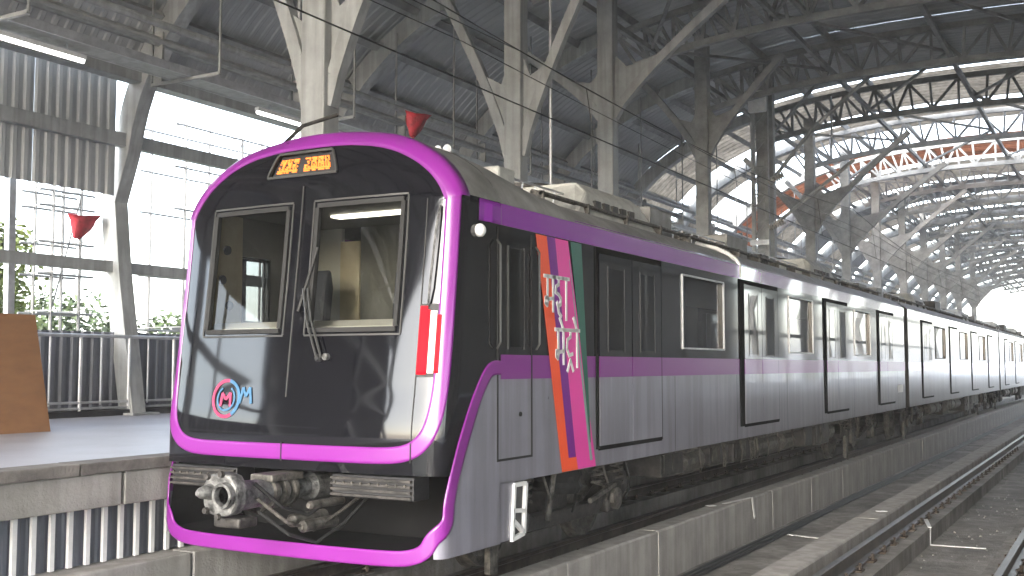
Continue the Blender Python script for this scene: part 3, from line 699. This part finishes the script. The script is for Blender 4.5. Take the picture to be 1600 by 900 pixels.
# headlight clusters on the corners
for s in (1, -1):
    z0, z1 = 1.86, 2.46
    hl = patch('headlight', m_blackm if s > 0 else m_black, lambda a, z: True, car, a0=s*1.27 if s > 0 else -1.47, a1=1.47 if s > 0 else -1.27, z0=z0, z1=z1, off=.004, da=.04, dz=.06)
    if s > 0:
        patch('red_lamp', m_red, lambda a, z: (z-z0)/(z1-z0)+.25*(a-1.28)/.09 < 1.1, hl, a0=1.275, a1=1.365, z0=z0+.02, z1=z1-.02, off=.016, da=.02, dz=.03)
        patch('white_lamp', m_lens, lambda a, z: z < 2.42-(a-1.37)*.6, hl, a0=1.372, a1=1.425, z0=z0+.03, z1=z1-.03, off=.017, da=.02, dz=.03)
        patch('red_lamp', m_red, lambda a, z: z < 2.36, hl, a0=1.432, a1=1.465, z0=z0+.03, z1=z1-.03, off=.014, da=.02, dz=.03)
# wiper
wp = MB().lathe(tuple(P(.30, 2.02, 0)), (0, -1, 0), [(0, .035), (.03, .035), (.05, .02)], 12).build('wiper', m_blackm, car)
for q in (0, .05): MB().tube([P(.30+q, 2.02, .05), P(.16+q, 2.34, .055), P(.08+q, 2.62, .04)], .010, 6).build('wiper_arm', m_wframe, wp)
MB().bar(tuple(P(.04, 2.42, .035)), tuple(P(.20, 2.98, .035)), .016, .02).build('wiper_blade', m_rubber, wp)
MB().lathe(tuple(P(.38, 2.03, 0)), (0, -1, 0), [(0, .03), (.04, .03)], 10).build('wiper_pivot', m_coup, wp)
# handrail on the mask (left of the right corner) and marker lamp
MB().tube([P(1.40, 3.28, .02), P(1.385, 3.1, .05), P(1.36, 2.6, .05), P(1.345, 2.44, .02)], .010, 6).build('grab_rail', m_coup, car)
p = P(a_at_y(.42, 3.1), 3.1); MB().lathe((p.x, p.y, p.z), (1, -.3, 0), [(0, .055), (.03, .058), (.05, .045), (.062, .02)], 16).build('marker_lamp', m_white, car, smooth=True)
MB().bar((1.5+OX, .30, 3.27), (1.55+OX, .62, 3.27), .05, .16).build('cantrail_bracket', m_purpled, car)
# coupler cavity
cv = MB(); path = [(a, z) for a, z in low_az[5:]]; path = path+[(-a, z) for a, z in reversed(path[:-1])]
pp_ = [P(a, z, -.01) for a, z in path]
for a, b in zip(pp_, pp_[1:]): cv.quad(tuple(a), tuple(b), (b.x*.96, .75, b.z+.02), (a.x*.96, .75, a.z+.02))
cv.box(-1.45, 1.3, .74, .78, .4, 1.2)
cv.build('coupler_bay', m_seal, car)
MB().box(-1.5+OX, 1.5+OX, -.06, .7, 1.06, 1.10).build('bay_ceiling', m_seal, car)
# anticlimbers: ribbed plates left and right of the coupler
for x0, x1 in ((-1.42, -.62), (.45, 1.28)):
    ac = MB().box(x0+OX, x1+OX, -.13, .1, .86, 1.05).build('anticlimber', m_blackm, car, bevel=.01)
    for k in range(4): MB().box(x0+.01+OX, x1-.01+OX, -.165, -.13, .875+.045*k, .895+.045*k).build('rib', m_bogie, ac)
    for k in range(9): MB().lathe((x0+.06+k*(x1-x0-.12)/8+OX, -.16, .985), (0, -1, 0), [(0, .013), (.014, .011)], 8).build('bolt', m_bogiel, ac)
# coupler
cp = MB().lathe((OX, .6, .90), (0, -1, 0), [(0, .13), (.5, .13), (.55, .09), (1.05, .085), (1.06, .11), (1.35, .12), (1.4, .12)], 20).build('coupler', m_coup, car, smooth=False)
hx, hy, hz = OX, -.72, .93
prf = [(-.20, -.09), (-.15, -.17), (.0, -.20), (.13, -.17), (.19, -.08), (.2, .07), (.13, .17), (0, .195), (-.14, .17), (-.2, .08)]
prf = [(u*.9, v*.9) for u, v in prf]
MB().prism(prf, lambda u, v, t: (hx+u, t, hz+v), -.98, -.84).build('coupler_head', m_coup, cp, bevel=.025)
MB().lathe((hx+.07, -.98, hz+.0), (0, -1, 0), [(0, .105), (.05, .10), (.05, .075), (-.03, .07)], 22).build('head_cup', m_coup, cp)
MB().lathe((hx+.07, -.955, hz+.0), (0, -1, 0), [(0, .072), (.012, .07)], 18).build('cup_recess', m_rubber, cp)
MB().lathe((hx-.10, -.98, hz+.02), (0, -1, 0), [(0, .065), (.10, .045), (.14, .02)], 16).build('head_cone', m_coup, cp)
for (u, v) in ((-.12, .14), (-.13, -.13), (0, -.17), (.03, .165), (-.17, .0)): MB().lathe((hx+u, -.98, hz+v), (0, -1, 0), [(0, .028), (.03, .024)], 10).build('head_stud', m_bogie, cp)
MB().box(hx-.14, hx+.14, -.90, -.68, .66, .74).build('electric_head', m_bogie, cp, bevel=.02)
MB().box(hx-.12, hx+.12, -.5, -.1, .99, 1.05).build('coupler_bracket', m_bogiel, cp, bevel=.01)
for q in (-.2, -.32, -.44): MB().lathe((OX, q+.03, .90), (0, -1, 0), [(0, .14), (.05, .14)], 20).build('clamp_ring', m_bogiel, cp)
for k, (dx, dz) in enumerate(((.16, .1), (.2, -.02), (.22, -.12), (-.18, .08))):
    MB().tube([(OX+dx*.7, -.70, .90+dz), (OX+dx*1.4, -.5, .70+dz), (OX+dx*1.6, -.2, .60+dz), (OX+dx*1.8, .1, .72+dz), (OX+dx*2.2, .5, .9)], .016, 6).build('hose', m_bogiel if k % 2 else m_rubber, cp)
for (dx, z, r) in ((.18, .66, .055), (.30, .62, .05), (.38, .8, .035)): MB().lathe((OX+dx, .1, z), (0, -1, 0), [(0, r), (.42, r), (.45, r*.6)], 12).build('valve', m_bogiel, cp)
# cab interior
ci = MB().box(-.86+OX, 1.40+OX, 1.95, 2.0, 1.1, 3.45).build('cab_partition', m_dgrey, car)
MB().box(-1.5+OX, -1.12+OX, 1.95, 2.0, 1.1, 3.45).build('lining_panel', m_inter, ci)
MB().box(-1.12+OX, -.86+OX, 1.93, 2.0, 1.1, 3.3).build('lining_panel', m_beige, ci)
for a, b, c, d_, m_ in ((.2, .78, 1.1, 3.45, m_beige), (.78, 1.2, 1.1, 2.38, m_beige), (.78, 1.2, 3.06, 3.45, m_dgrey), (1.2, 1.72, 1.1, 3.45, m_dgrey), (1.72, 1.95, 1.1, 3.45, m_inter)): MB().box(-1.49+OX, -1.46+OX, a, b, c, d_).build('lining_panel', m_, ci)
MB().box(1.45+OX, 1.49+OX, .6, 1.94, 1.1, 3.45).build('lining_panel', m_dgrey, ci)
MB().box(-1.45+OX, 1.45+OX, .25, 1.93, 3.45, 3.48).build('cab_ceiling', m_dgrey, ci)
MB().box(-1.45+OX, 1.45+OX, .1, 1.93, 1.08, 1.1).build('cab_floor', m_seat, ci)
MB().box(-.55+OX, .35+OX, 1.05, 1.2, 3.425, 3.447).build('ceiling_lamp', m_caplight, ci)
for (y, z) in ((.56, 3.1), (.6, 2.55), (.5, 2.8)): MB().lathe((-1.46+OX, y, z), (1, 0, 0), [(0, .05), (.02, .045)], 12).build('gauge', m_seat, ci)
MB().prism([(.05, 2.12), (.05, 2.30), (.2, 2.36), (.55, 2.34), (.62, 1.2), (.05, 1.2)], lambda u, v, t: (t, u+.1, v), -1.3+OX, 1.3+OX).build('driver_desk', m_inter, ci)
for x in (-1.0, .3):
    MB().prism([(1.2, 2.05), (1.32, 2.05), (1.4, 2.75), (1.36, 2.95), (1.28, 2.9), (1.22, 2.5)], lambda u, v, t: (t, u, v), x-.23+OX, x+.23+OX).build('driver_seat', m_seat, ci, bevel=.04)
# ---- body common to all cars
Z0, ZS0, ZS1, ZT = .93, 1.835, 2.05, 3.19
def body(car, ya, yb, doors, wins, lead=False, extra=()):
    def skin(name, m, z0, z1, s, off=0, holes=()):
        ys = sorted(set([ya, yb]+[v for h in holes for v in h[:2]])); zs = sorted(set([z0, z1]+[v for h in holes for v in h[2:]])); mb = MB(); x = s*(HW+off)+OX
        for y0, y1 in zip(ys, ys[1:]):
            for a, b in zip(zs, zs[1:]):
                if any(h[0] <= (y0+y1)/2 <= h[1] and h[2] <= (a+b)/2 <= h[3] for h in holes): continue
                n = max(1, int((y1-y0)/1.2))
                for i in range(n):
                    p, q = y0+(y1-y0)*i/n, y0+(y1-y0)*(i+1)/n; mb.quad((x, p, a), (x, q, a), (x, q, b), (x, p, b))
        for y0, y1, a, b in holes:
            xi = x-s*.09
            mb.quad((x, y0, a), (x, y1, a), (xi, y1, a), (xi, y0, a)); mb.quad((x, y0, b), (x, y1, b), (xi, y1, b), (xi, y0, b))
            mb.quad((x, y0, a), (x, y0, b), (xi, y0, b), (xi, y0, a)); mb.quad((x, y1, a), (x, y1, b), (xi, y1, b), (xi, y1, a))
        return mb.build(name, m, car)
    H = [(y0, y1, 2.17, 3.08) for y0, y1 in wins]
    for s in (1, -1):
        skin('lower_side', m_grey, Z0, ZS0, s); skin('waist_stripe', m_purpled if not lead else m_purple, ZS0, ZS1, s, .002)
        skin('window_band', m_black, ZS1, ZT, s, 0, H+(list(extra) if s < 0 else []))
        skin('cantrail', m_purpled, ZT, 3.38, s, .006)
        for y0, y1, a, b in H+(list(extra) if s < 0 else []):
            x = s*(HW-.035)+OX
            g = MB().quad((x, y0, a), (x, y1, a), (x, y1, b), (x, y0, b)).build('side_window', m_glassd, car)
            fr = MB(); xf = s*(HW+.006)+OX
            for (p, q) in (((y0, a), (y1, a)), ((y0, b), (y1, b)), ((y0, a), (y0, b)), ((y1, a), (y1, b))): fr.bar((xf, p[0], p[1]), (xf, q[0], q[1]), .022, .022, up=(0, 0, 1) if p[1] == q[1] else (0, 1, 0))
            fr.build('window_frame', m_steelw if lead else m_blackm, g)
        for y0 in doors:
            y1 = y0+1.74; x = HW
            dr = MB(); xo = s*(x+.004)+OX
            # dark seal around the doorway, deep on the leading edge
            def bx(xa, xb, a, b, c, d_, mb=dr): mb.box(min(s*xa, s*xb)+OX, max(s*xa, s*xb)+OX, a, b, c, d_)
            bx(x-.03, x+.014, y0-(.06 if y0 < 4 else .19), y0, 1.10, 3.185); bx(x-.03, x+.012, y1, y1+.02, 1.10, 3.185); bx(x-.03, x+.012, y0, y1, 1.085, 1.12); bx(x-.03, x+.012, y0, y1, 3.13, 3.185)
            bx(x-.03, x+.008, y0, y1, 1.12, 3.13)
            d_ = dr.build('door', m_seal, car)
            for k in (0, 1):
                a = y0+.01+k*.87; b = a+.85
                l = MB(); bx(x+.005, x+.018, a, b, 1.13, ZS0, l); lf = l.build('door_leaf', m_grey, d_)
                l = MB(); bx(x+.005, x+.018, a, b, ZS0+.001, ZS1, l); l.build('leaf_stripe', m_purple if lead else m_purpled, d_)
                l = MB(); bx(x+.005, x+.018, a, b, ZS1+.001, 3.12, l); l.build('leaf_upper', m_black, d_)
                l = MB(); bx(x+.016, x+.0205, a+.22, b-.22, 2.12, 2.98, l); l.build('leaf_window', m_glassd, d_)
                l = MB()
                for ya_, yb_ in ((a+.205, a+.22), (b-.22, b-.205)): bx(x+.019, x+.024, ya_, yb_, 2.1, 3.0, l)
                l.build('leaf_window_frame', m_wframe, d_)
        # handles
    # roof shell
    prof = [(HW, 3.38), (1.49, 3.44), (1.38, 3.53), (1.2, 3.62), (.9, 3.71), (.5, 3.77), (0, 3.79)]
    prof = prof+[(-x, z) for x, z in reversed(prof[:-1])]; mb = MB(); yy = [ya+(yb-ya)*i/20 for i in range(21)]
    for y in yy:
        for x, z in prof: mb.v.append((x+OX, y, z))
    k = len(prof)
    for i in range(20):
        for j in range(k-1): a = i*k; mb.f.append((a+j, a+k+j, a+k+j+1, a+j+1))
    mb.build('roof', m_roofg, car, smooth=True)
    mb = MB()
    for s in (1, -1): mb.tube([(s*1.515+OX, ya, 3.395), (s*1.515+OX, yb, 3.395)], .018, 6)
    mb.build('rain_gutter', m_purpled, car)
    # floor, ceiling, ends
    MB().box(-HW+.03+OX, HW-.03+OX, ya, yb, .95, 1.10).build('floor', m_blackm, car)
    sal = MB().box(-1.42+OX, 1.42+OX, ya+1.3 if lead else ya+.1, yb-.1, 3.16, 3.18).build('saloon_ceiling', m_inter, car)
    for y in [ya+2.5+2.45*i for i in range(int((yb-ya-3)/2.45))]: MB().tube([(.5+OX, y, 1.1), (.5+OX, y, 3.15)], .02, 8).build('grab_pole', m_steelw, sal)
    for y0, y1 in wins:
        for s in (1, -1): MB().prism([(0, 1.5), (.45, 1.5), (.45, 1.58), (.1, 1.6), (.05, 2.1), (0, 2.1)], lambda u, v, t: (s*(1.42-u)+OX, t, v), y0-.1, y1+.1).build('seat', m_seat, sal)
    mb = MB()
    for y in ([yb] if lead else [ya, yb]):
        sg_ = 1 if y == yb else -1
        mb.prism([(-HW, .95), (HW, .95), (HW, 3.38), (1.2, 3.62), (.5, 3.77), (-.5, 3.77), (-1.2, 3.62), (-HW, 3.38)], lambda u, v, t: (u+OX, t, v), y-.05*sg_, y+.001*sg_)
    mb.build('end_wall', m_blackm, car)
    return prof
def bogie(car, yc):
    bg = MB()
    for s in (1, -1):
        bg.prism([(-1.75, .55), (-1.6, .72), (-1.2, .72), (-.7, .45), (.7, .45), (1.2, .72), (1.6, .72), (1.75, .55), (1.5, .42), (1.2, .5), (.8, .3), (-.8, .3), (-1.2, .5), (-1.5, .42)], lambda u, v, t: (t, yc+u, v), s*1.02-.07+OX, s*1.02+.07+OX)
    bg.box(-1.0+OX, 1.0+OX, yc-.25, yc+.25, .4, .65)
    b = bg.build('bogie', m_bogie, car, bevel=.015)
    for dy in (-1.12, 1.12):
        for s in (1, -1):
            MB().lathe((s*.70+OX, yc+dy, .43), (s, 0, 0), [(-.05, .46), (-.02, .46), (0, .43), (.08, .425), (.085, .36), (.05, .33), (.05, .15), (.12, .14), (.16, .1)], 28).build('wheel', m_bogiel, b)
            MB().box(s*1.10-.06+OX, s*1.10+.06+OX, yc+dy-.17, yc+dy+.17, .30, .62).build('axle_box', m_bogie, b, bevel=.03)
            MB().lathe((s*1.16+OX, yc+dy, .45), (s, 0, 0), [(0, .13), (.05, .12), (.07, .07)], 14).build('axle_cap', m_bogiel, b)
            for q in (-.26, .26):
                pts = [(s*1.08+.07*math.cos(i*.9)+OX, yc+dy+q+.07*math.sin(i*.9), .60+.011*i) for i in range(22)]
                MB().tube(pts, .017, 5).build('coil_spring', m_bogiel, b)
    for s in (1, -1):
        MB().lathe((s*1.0+OX, yc, .62), (0, 0, 1), [(0, .24), (.06, .27), (.12, .24), (.18, .27), (.25, .24)], 18).build('air_spring', m_rubber, b)
        MB().tube([(s*1.2+OX, yc-.6, .4), (s*1.2+OX, yc-.45, .9)], .03, 8).build('damper', m_bogiel, b)
        MB().tube([(s*1.22+OX, yc+.35, .5), (s*1.22+OX, yc+1.0, .62)], .03, 8).build('damper', m_bogiel, b)
        MB().box(s*1.18-.03+OX, s*1.18+.03+OX, yc-1.75, yc-1.6, .06, .5).build('guard_iron', m_bogiel, b)
        for k in range(5):
            y = yc-1.5+.7*k+random.uniform(-.1, .1); MB().tube([(s*1.2+OX, y, .9), (s*1.24+OX, y+.1, .65), (s*1.16+OX, y+.25, .5), (s*1.1+OX, y+.3, .4)], .014, 6).build('brake_hose', m_bogiel if k % 2 else m_rubber, b)
    return b
def under(car, ya, yb, seed):
    r = random.Random(seed); y = ya
    while y < yb-.5:
        L = r.uniform(.5, 1.6); h = r.uniform(.35, .58); xi = r.uniform(1.22, 1.4); nm = r.choice(['equipment_case', 'battery_box', 'air_tank'])
        L = min(L, yb-y)
        if nm == 'air_tank':
            for s in (1, -1): MB().lathe((s*1.1+OX, y, .68), (0, 1, 0), [(0, .1), (.05, .17), (L-.1, .17), (L-.05, .1)], 14).build(nm, m_bogiel, car)
        else:
            b = MB().box(-xi+OX, xi+OX, y, y+L, .95-h, .949).build(nm, m_bogie, car, bevel=.02)
            if L > .7:
                for k in range(int(L/.28)): MB().box(xi+OX-.002, xi+OX+.012, y+.08+.28*k, y+.27+.28*k, .97-h+.04, .9).build('cover', m_bogie if r.random() < .7 else m_bogiel, b)
        y += L+r.uniform(.05, .3)
    mb = MB()
    for k in range(3): mb.tube([(1.36+OX-.05*k, ya-3 if k == 0 else ya, .90-.03*k), (1.36+OX-.05*k, yb, .90-.03*k)], .016, 6)
    for s_ in range(14):
        yy = ya+(yb-ya)*r.random(); mb.tube([(1.4+OX, yy, .93), (1.42+OX, yy+.05, .7), (1.36+OX, yy+.2, .55)], .013, 5)
    mb.build('pipework', m_bogiel, car)
def rooftop(car, y0, y1, seed, acs):
    r = random.Random(seed)
    for a in acs:
        b = MB().prism([(-1.05, 3.62), (-1.0, 3.95), (-.85, 4.08), (.85, 4.08), (1.0, 3.95), (1.05, 3.62)], lambda u, v, t: (u+OX, t, v), a, a+2.5)
        b.v = [(x*(1 if z < 3.8 else .96), (y+(.45 if y < a+1 else -.45)*(z > 3.9)), z) for x, y, z in b.v]
        o = b.build('cooling_unit', m_equip, car, bevel=.03)
        for k in range(2): MB().lathe((OX, a+.75+1.0*k, 4.075), (0, 0, 1), [(0, .4), (.04, .4), (.05, .36)], 20).build('fan_grille', m_bogie, o)
        for k in range(5): MB().box(.98+OX, 1.025+OX, a+.55+.25*k, a+.70+.25*k, 3.74, 3.86).build('vent', m_bogie, o)
    mb = MB()
    for x, z in ((.95, 3.78), (1.05, 3.755), (-.95, 3.78), (.35, 3.86)): mb.tube([(x+OX, y0, z), (x+OX, y1, z)], .025, 6)
    y = y0
    while y < y1: mb.box(.92+OX, 1.08+OX, y, y+.03, 3.66, 3.78); y += 1.1
    mb.build('roof_conduit', m_bogiel, car)
    y = y0
    while y < y1-.8:
        if any(a-.9 < y < a+2.6 for a in acs): y += .5; continue
        L = r.uniform(.3, 1.1); x = r.uniform(-.2, .5); wdt = r.uniform(.25, .6); h = r.uniform(.10, .3)
        MB().box(x-wdt+OX, x+wdt+OX, y, y+L, 3.70, 3.79+h).build('roof_box', r.choice([m_roofg, m_roofg, m_bogie, m_bogiel]), car, bevel=.02)
        if r.random() < .7:
            for q in (-.5, .6):
                prof = []
                for i in range(4): prof += [(i*.05, .03), (i*.05+.015, .06), (i*.05+.035, .06), (i*.05+.045, .03)]
                MB().lathe((q+OX, y+L+.1, 3.76), (0, 0, 1), prof, 8).build('roof_insulator', m_porc, car)
        y += L+r.uniform(.15, .5)
    mb = MB()
    for s in (1, -1):
        y = y0+.2
        while y < y1-.4: mb.tube([(s*.7+OX, y, 3.76), (s*.72+OX, y+.02, 3.93), (s*.72+OX, y+.3, 3.93), (s*.7+OX, y+.32, 3.76)], .012, 5); y += .75
        mb.tube([(s*.72+OX, y0, 3.93), (s*.72+OX, y1, 3.93)], .012, 5)
    mb.build('roof_rail', m_steelw, car)
mb = MB()
for y in (5.0, 7.4, 10.0, 12.3, 14.9, 17.2, 19.7): mb.quad((HW+OX+.003, y, .94), (HW+OX+.003, y+.012, .94), (HW+OX+.003, y+.012, 1.83), (HW+OX+.003, y, 1.83))
mb.build('panel_joints', m_rubber, car)
MB().box(HW+OX-.01, HW+OX+.004, 19.7, 20.4, 1.32, 1.50).build('number_plate', m_white, car)
DO = [2.81, 7.74, 12.66, 17.55]
body(car, .80, 20.75, DO, [(5.28, 6.86), (10.15, 11.7), (15.05, 16.6)], lead=True, extra=[(.84, 1.2, 2.4, 3.04)])
# loft from the cab roof down to the saloon roof
mb = MB(); pr = [(wid(z), z) for z in [3.38+(4.02-3.38)*i/14 for i in range(15)]]+[(0, 4.022)]; pr = pr+[(-x, z) for x, z in reversed(pr[:-1])]
k = len(pr)
for j, t in enumerate((0, .25, .5, .75, 1)):
    tt = t*t*(3-2*t)
    for x, z in pr: mb.v.append((x+OX, .8+1.5*t, 3.38+(z-3.38)*(1-.355*tt)+.006))
for i in range(4):
    for j in range(k-1): a = i*k; mb.f.append((a+j, a+k+j, a+k+j+1, a+j+1))
mb.build('cab_roof_fairing', m_roofg, car, smooth=True)
ribbon('cantrail_front', m_purpled, [(a_at_y(.42, 3.285), 3.285), (a_at_y(.6, 3.285), 3.285), (AMAX-.005, 3.285)], .19, car, off=.007)
# cab side door
cd = MB()
X1 = HW+OX
for a, b, c, d_ in ((.735, .755, 1.14, 3.17), (1.355, 1.375, 1.14, 3.17)): cd.box(X1-.01, X1+.006, a, b, c, d_)
cd.box(X1-.01, X1+.006, .735, 1.375, 1.125, 1.145)
cdd = cd.build('cab_door', m_rubber, car)
MB().box(X1+.001, X1+.01, .93, 1.2, 2.12, 3.0).build('cab_door_window', m_glassd, cdd)
mb = MB()
for a in (.915, 1.205): mb.box(X1+.001, X1+.014, a, a+.014, 2.1, 3.02)
mb.build('window_frame', m_wframe, cdd)
for y in (.70, 1.42): MB().tube([(X1+.02, y, 2.1), (X1+.055, y, 2.15), (X1+.055, y, 3.0), (X1+.02, y, 3.05)], .011, 6).build('door_handrail', m_wframe, cdd)
MB().lathe((X1, 1.15, 1.52), (1, 0, 0), [(0, .022), (.012, .02)], 12).build('door_lock', m_rubber, cdd)
# bottom side fairing with step frames
MB().quad((X1, .79, .43), (X1, .98, .43), (X1, 1.05, .94), (X1, .79, .94)).build('fairing_side', m_grey, car)
st = MB().box(X1-.35, X1-.01, .80, 1.22, .42, .93).build('step_recess', m_blackm, car)
mb = MB()
for a, b in (((1.02, .90), (1.24, .90)), ((1.24, .90), (1.2, .46)), ((1.2, .46), (.98, .43)), ((1.0, .68), (1.22, .66)), ((1.03, .9), (.99, .44)), ((1.0, .60), (1.2, .47))): mb.bar((X1+.005, a[0], a[1]), (X1+.005, b[0], b[1]), .035, .035, up=(1, 0, 0))
mb.build('step_frame', m_white, st)
# livery stripes and lettering
def stripe(name, m, top, bot, zt, zb, off, xs=X1):
    n = 10; mb = MB()
    for i in range(n+1):
        t = i/n; z = zt+(zb-zt)*t; e = t
        l = top[0]+(bot[0]-top[0])*e; r_ = top[1]+(bot[1]-top[1])*e; mb.v += [(xs+off, l, z), (xs+off, r_, z)]
    for i in range(n): a = i*2; mb.f.append((a, a+1, a+3, a+2))
    return mb.build(name, m, lv)
lv = MB().quad((X1+.004, 1.45, 3.18), (X1+.004, 2.12, 3.18), (X1+.004, 2.74, .935), (X1+.004, 1.98, .935)).build('livery_stripes', m_pink, car)
stripe('orange_stripe', m_orange, (1.44, 1.66), (1.97, 2.32), 3.18, .935, .0065)
stripe('violet_stripe', m_violet, (1.66, 1.83), (2.11, 2.27), 3.18, 1.06, .0085)
stripe('green_stripe', m_green, (2.17, 2.42), (2.60, 2.62), 3.18, 1.18, .006)
stripe('pale_stripe', m_pale, (2.14, 2.15), (2.60, 2.66), 3.0, 1.0, .005)
def strokes(glyph, y0, z0, sy, sz, th):
    for pl_ in glyph:
        for a, b in zip(pl_, pl_[1:]):
            A = Vector((X1+.0125, y0+a[0]*sy, z0-a[1]*sz)); B = Vector((X1+.0125, y0+b[0]*sy, z0-b[1]*sz)); dd = (B-A).normalized()*th*.3
            tx.bar(tuple(A-dd), tuple(B+dd), .006, th, up=(0, 1, 0) if abs((B-A).normalized().y) < .9 else (0, 0, 1))
MA = [[(0, 0), (1, 0)], [(.82, 0), (.82, 1)], [(.3, 0), (.3, .62), (.12, .62), (.1, .78), (.26, .84), (.34, .66), (.82, .62)]]
HA = [[(0, 0), (1, 0)], [(.5, 0), (.5, .2), (.22, .26), (.18, .44), (.5, .5), (.72, .6), (.68, .78), (.42, .84), (.3, .72)], [(.42, .84), (.5, 1.02), (.75, 1.12)]]
AA_ = [[(0, 0), (.7, 0)], [(.4, 0), (.4, 1)]]
TA_ = [[(0, 0), (.9, 0)], [(.5, 0), (.5, .2), (.2, .28), (.14, .55), (.36, .75), (.7, .7)], [(.2, 1.2), (.48, .88), (.76, 1.2)]]
EM = [[(.82, 0), (.45, -.34)]]; OM = [[(0, 0), (.6, 0)], [(.35, 0), (.35, 1)], [(.35, 0), (0, -.34)]]
tx = MB(); strokes(MA, 1.60, 2.80, .22, .33, .035); strokes(HA, 1.80, 2.80, .2, .33, .035); strokes(AA_, 1.98, 2.80, .2, .40, .035)
tx.build('upper_word', m_white, lv)
tx = MB(); strokes(MA, 1.82, 2.30, .22, .33, .035); strokes(EM, 1.82, 2.30, .22, .33, .035); strokes(TA_, 2.04, 2.30, .22, .33, .035); strokes(OM, 2.22, 2.30, .22, .36, .035)
tx.build('lower_word', m_white, lv)
for yc in (2.95, 17.4): bogie(car, yc)
under(car, 5.2, 15.2, 4)
rooftop(car, 2.5, 20.5, 5, [3.35, 13.6])
MB().tube([(x+OX, 7.62+.12*abs(x)*0, z+.012) for x, z in [(1.545, 3.2), (1.54, 3.38), (1.5, 3.45), (1.38, 3.545), (1.2, 3.635), (.9, 3.725)]], .03, 8).build('roof_hoop', m_white, car)
# cab roof fittings
MB().tube([(-.95+OX, .55, 3.95), (-.80+OX, .9, 4.35), (-.6+OX, 1.2, 4.5)], .02, 6).build('aerial', m_bogie, car)
for x, y, h in ((-.2, 1.1, .08), (.35, 1.5, .10), (.75, 1.9, .04)): MB().box(x-.14+OX, x+.14+OX, y, y+.35, 3.8, 4.02+h-.05*y).build('roof_box', m_equip, car, bevel=.03)
for x in (.55, .66): MB().lathe((x+OX, 1.5, 4.04), (0, -1, 0), [(0, .02), (.1, .022), (.2, .05)], 12).build('horn', m_steelw, car)
# ---- following cars
c2 = thing('metro_car', 'second metro car with mirror-like side, coupled behind the leading car', 'train car', (OX, 21.25, 0), 'cars of the metro train')
d2 = [21.25+q for q in (2.2, 7.5, 12.9, 18.2)]
body(c2, 21.25, 43.5, d2, [(d2[i]+2.3, d2[i]+4.3) for i in range(3)])
for yc in (24.2, 40.4): bogie(c2, yc)
under(c2, 26.6, 38.2, 9); rooftop(c2, 21.6, 43.2, 11, [25.5, 36.0])
c3 = copy_tree(c2, (0, 22.75, 0), label='farthest metro car, cut off by the right edge of the view')
for y, lab in ((20.78, 'dark ribbed gangway bellows between the leading and second cars'), (43.53, 'dark ribbed gangway bellows between the second and farthest cars')):
    t = thing('gangway', lab, 'gangway', (OX, y, 1.0))
    for k in range(4):
        y0 = y+.01+k*.112; MB().prism([(-1.2, 1.0), (1.2, 1.0), (1.2, 3.3), (.9, 3.45), (-.9, 3.45), (-1.2, 3.3)], lambda u, v, tt: (u*(1 if tt == y0 else 1.0)+OX, tt, v), y0, y0+.095).build('bellows', m_rubber, t, bevel=.03)

# ================================================================== HAZE
hz = MB().box(-1000, 1000, -600, 1600, -10, 16).build('haze', m_white); hz['kind'] = 'stuff'
hm = bpy.data.materials.new('haze_air'); hm.use_nodes = True; ht = hm.node_tree
for n in list(ht.nodes):
    if n.type != 'OUTPUT_MATERIAL': ht.nodes.remove(n)
pv = ht.nodes.new('ShaderNodeVolumePrincipled'); pv.inputs['Color'].default_value = (.9, .92, .95, 1); pv.inputs['Density'].default_value = .0014
ht.links.new(pv.outputs[0], ht.nodes[0].inputs['Volume']); hz.data.materials.clear(); hz.data.materials.append(hm)
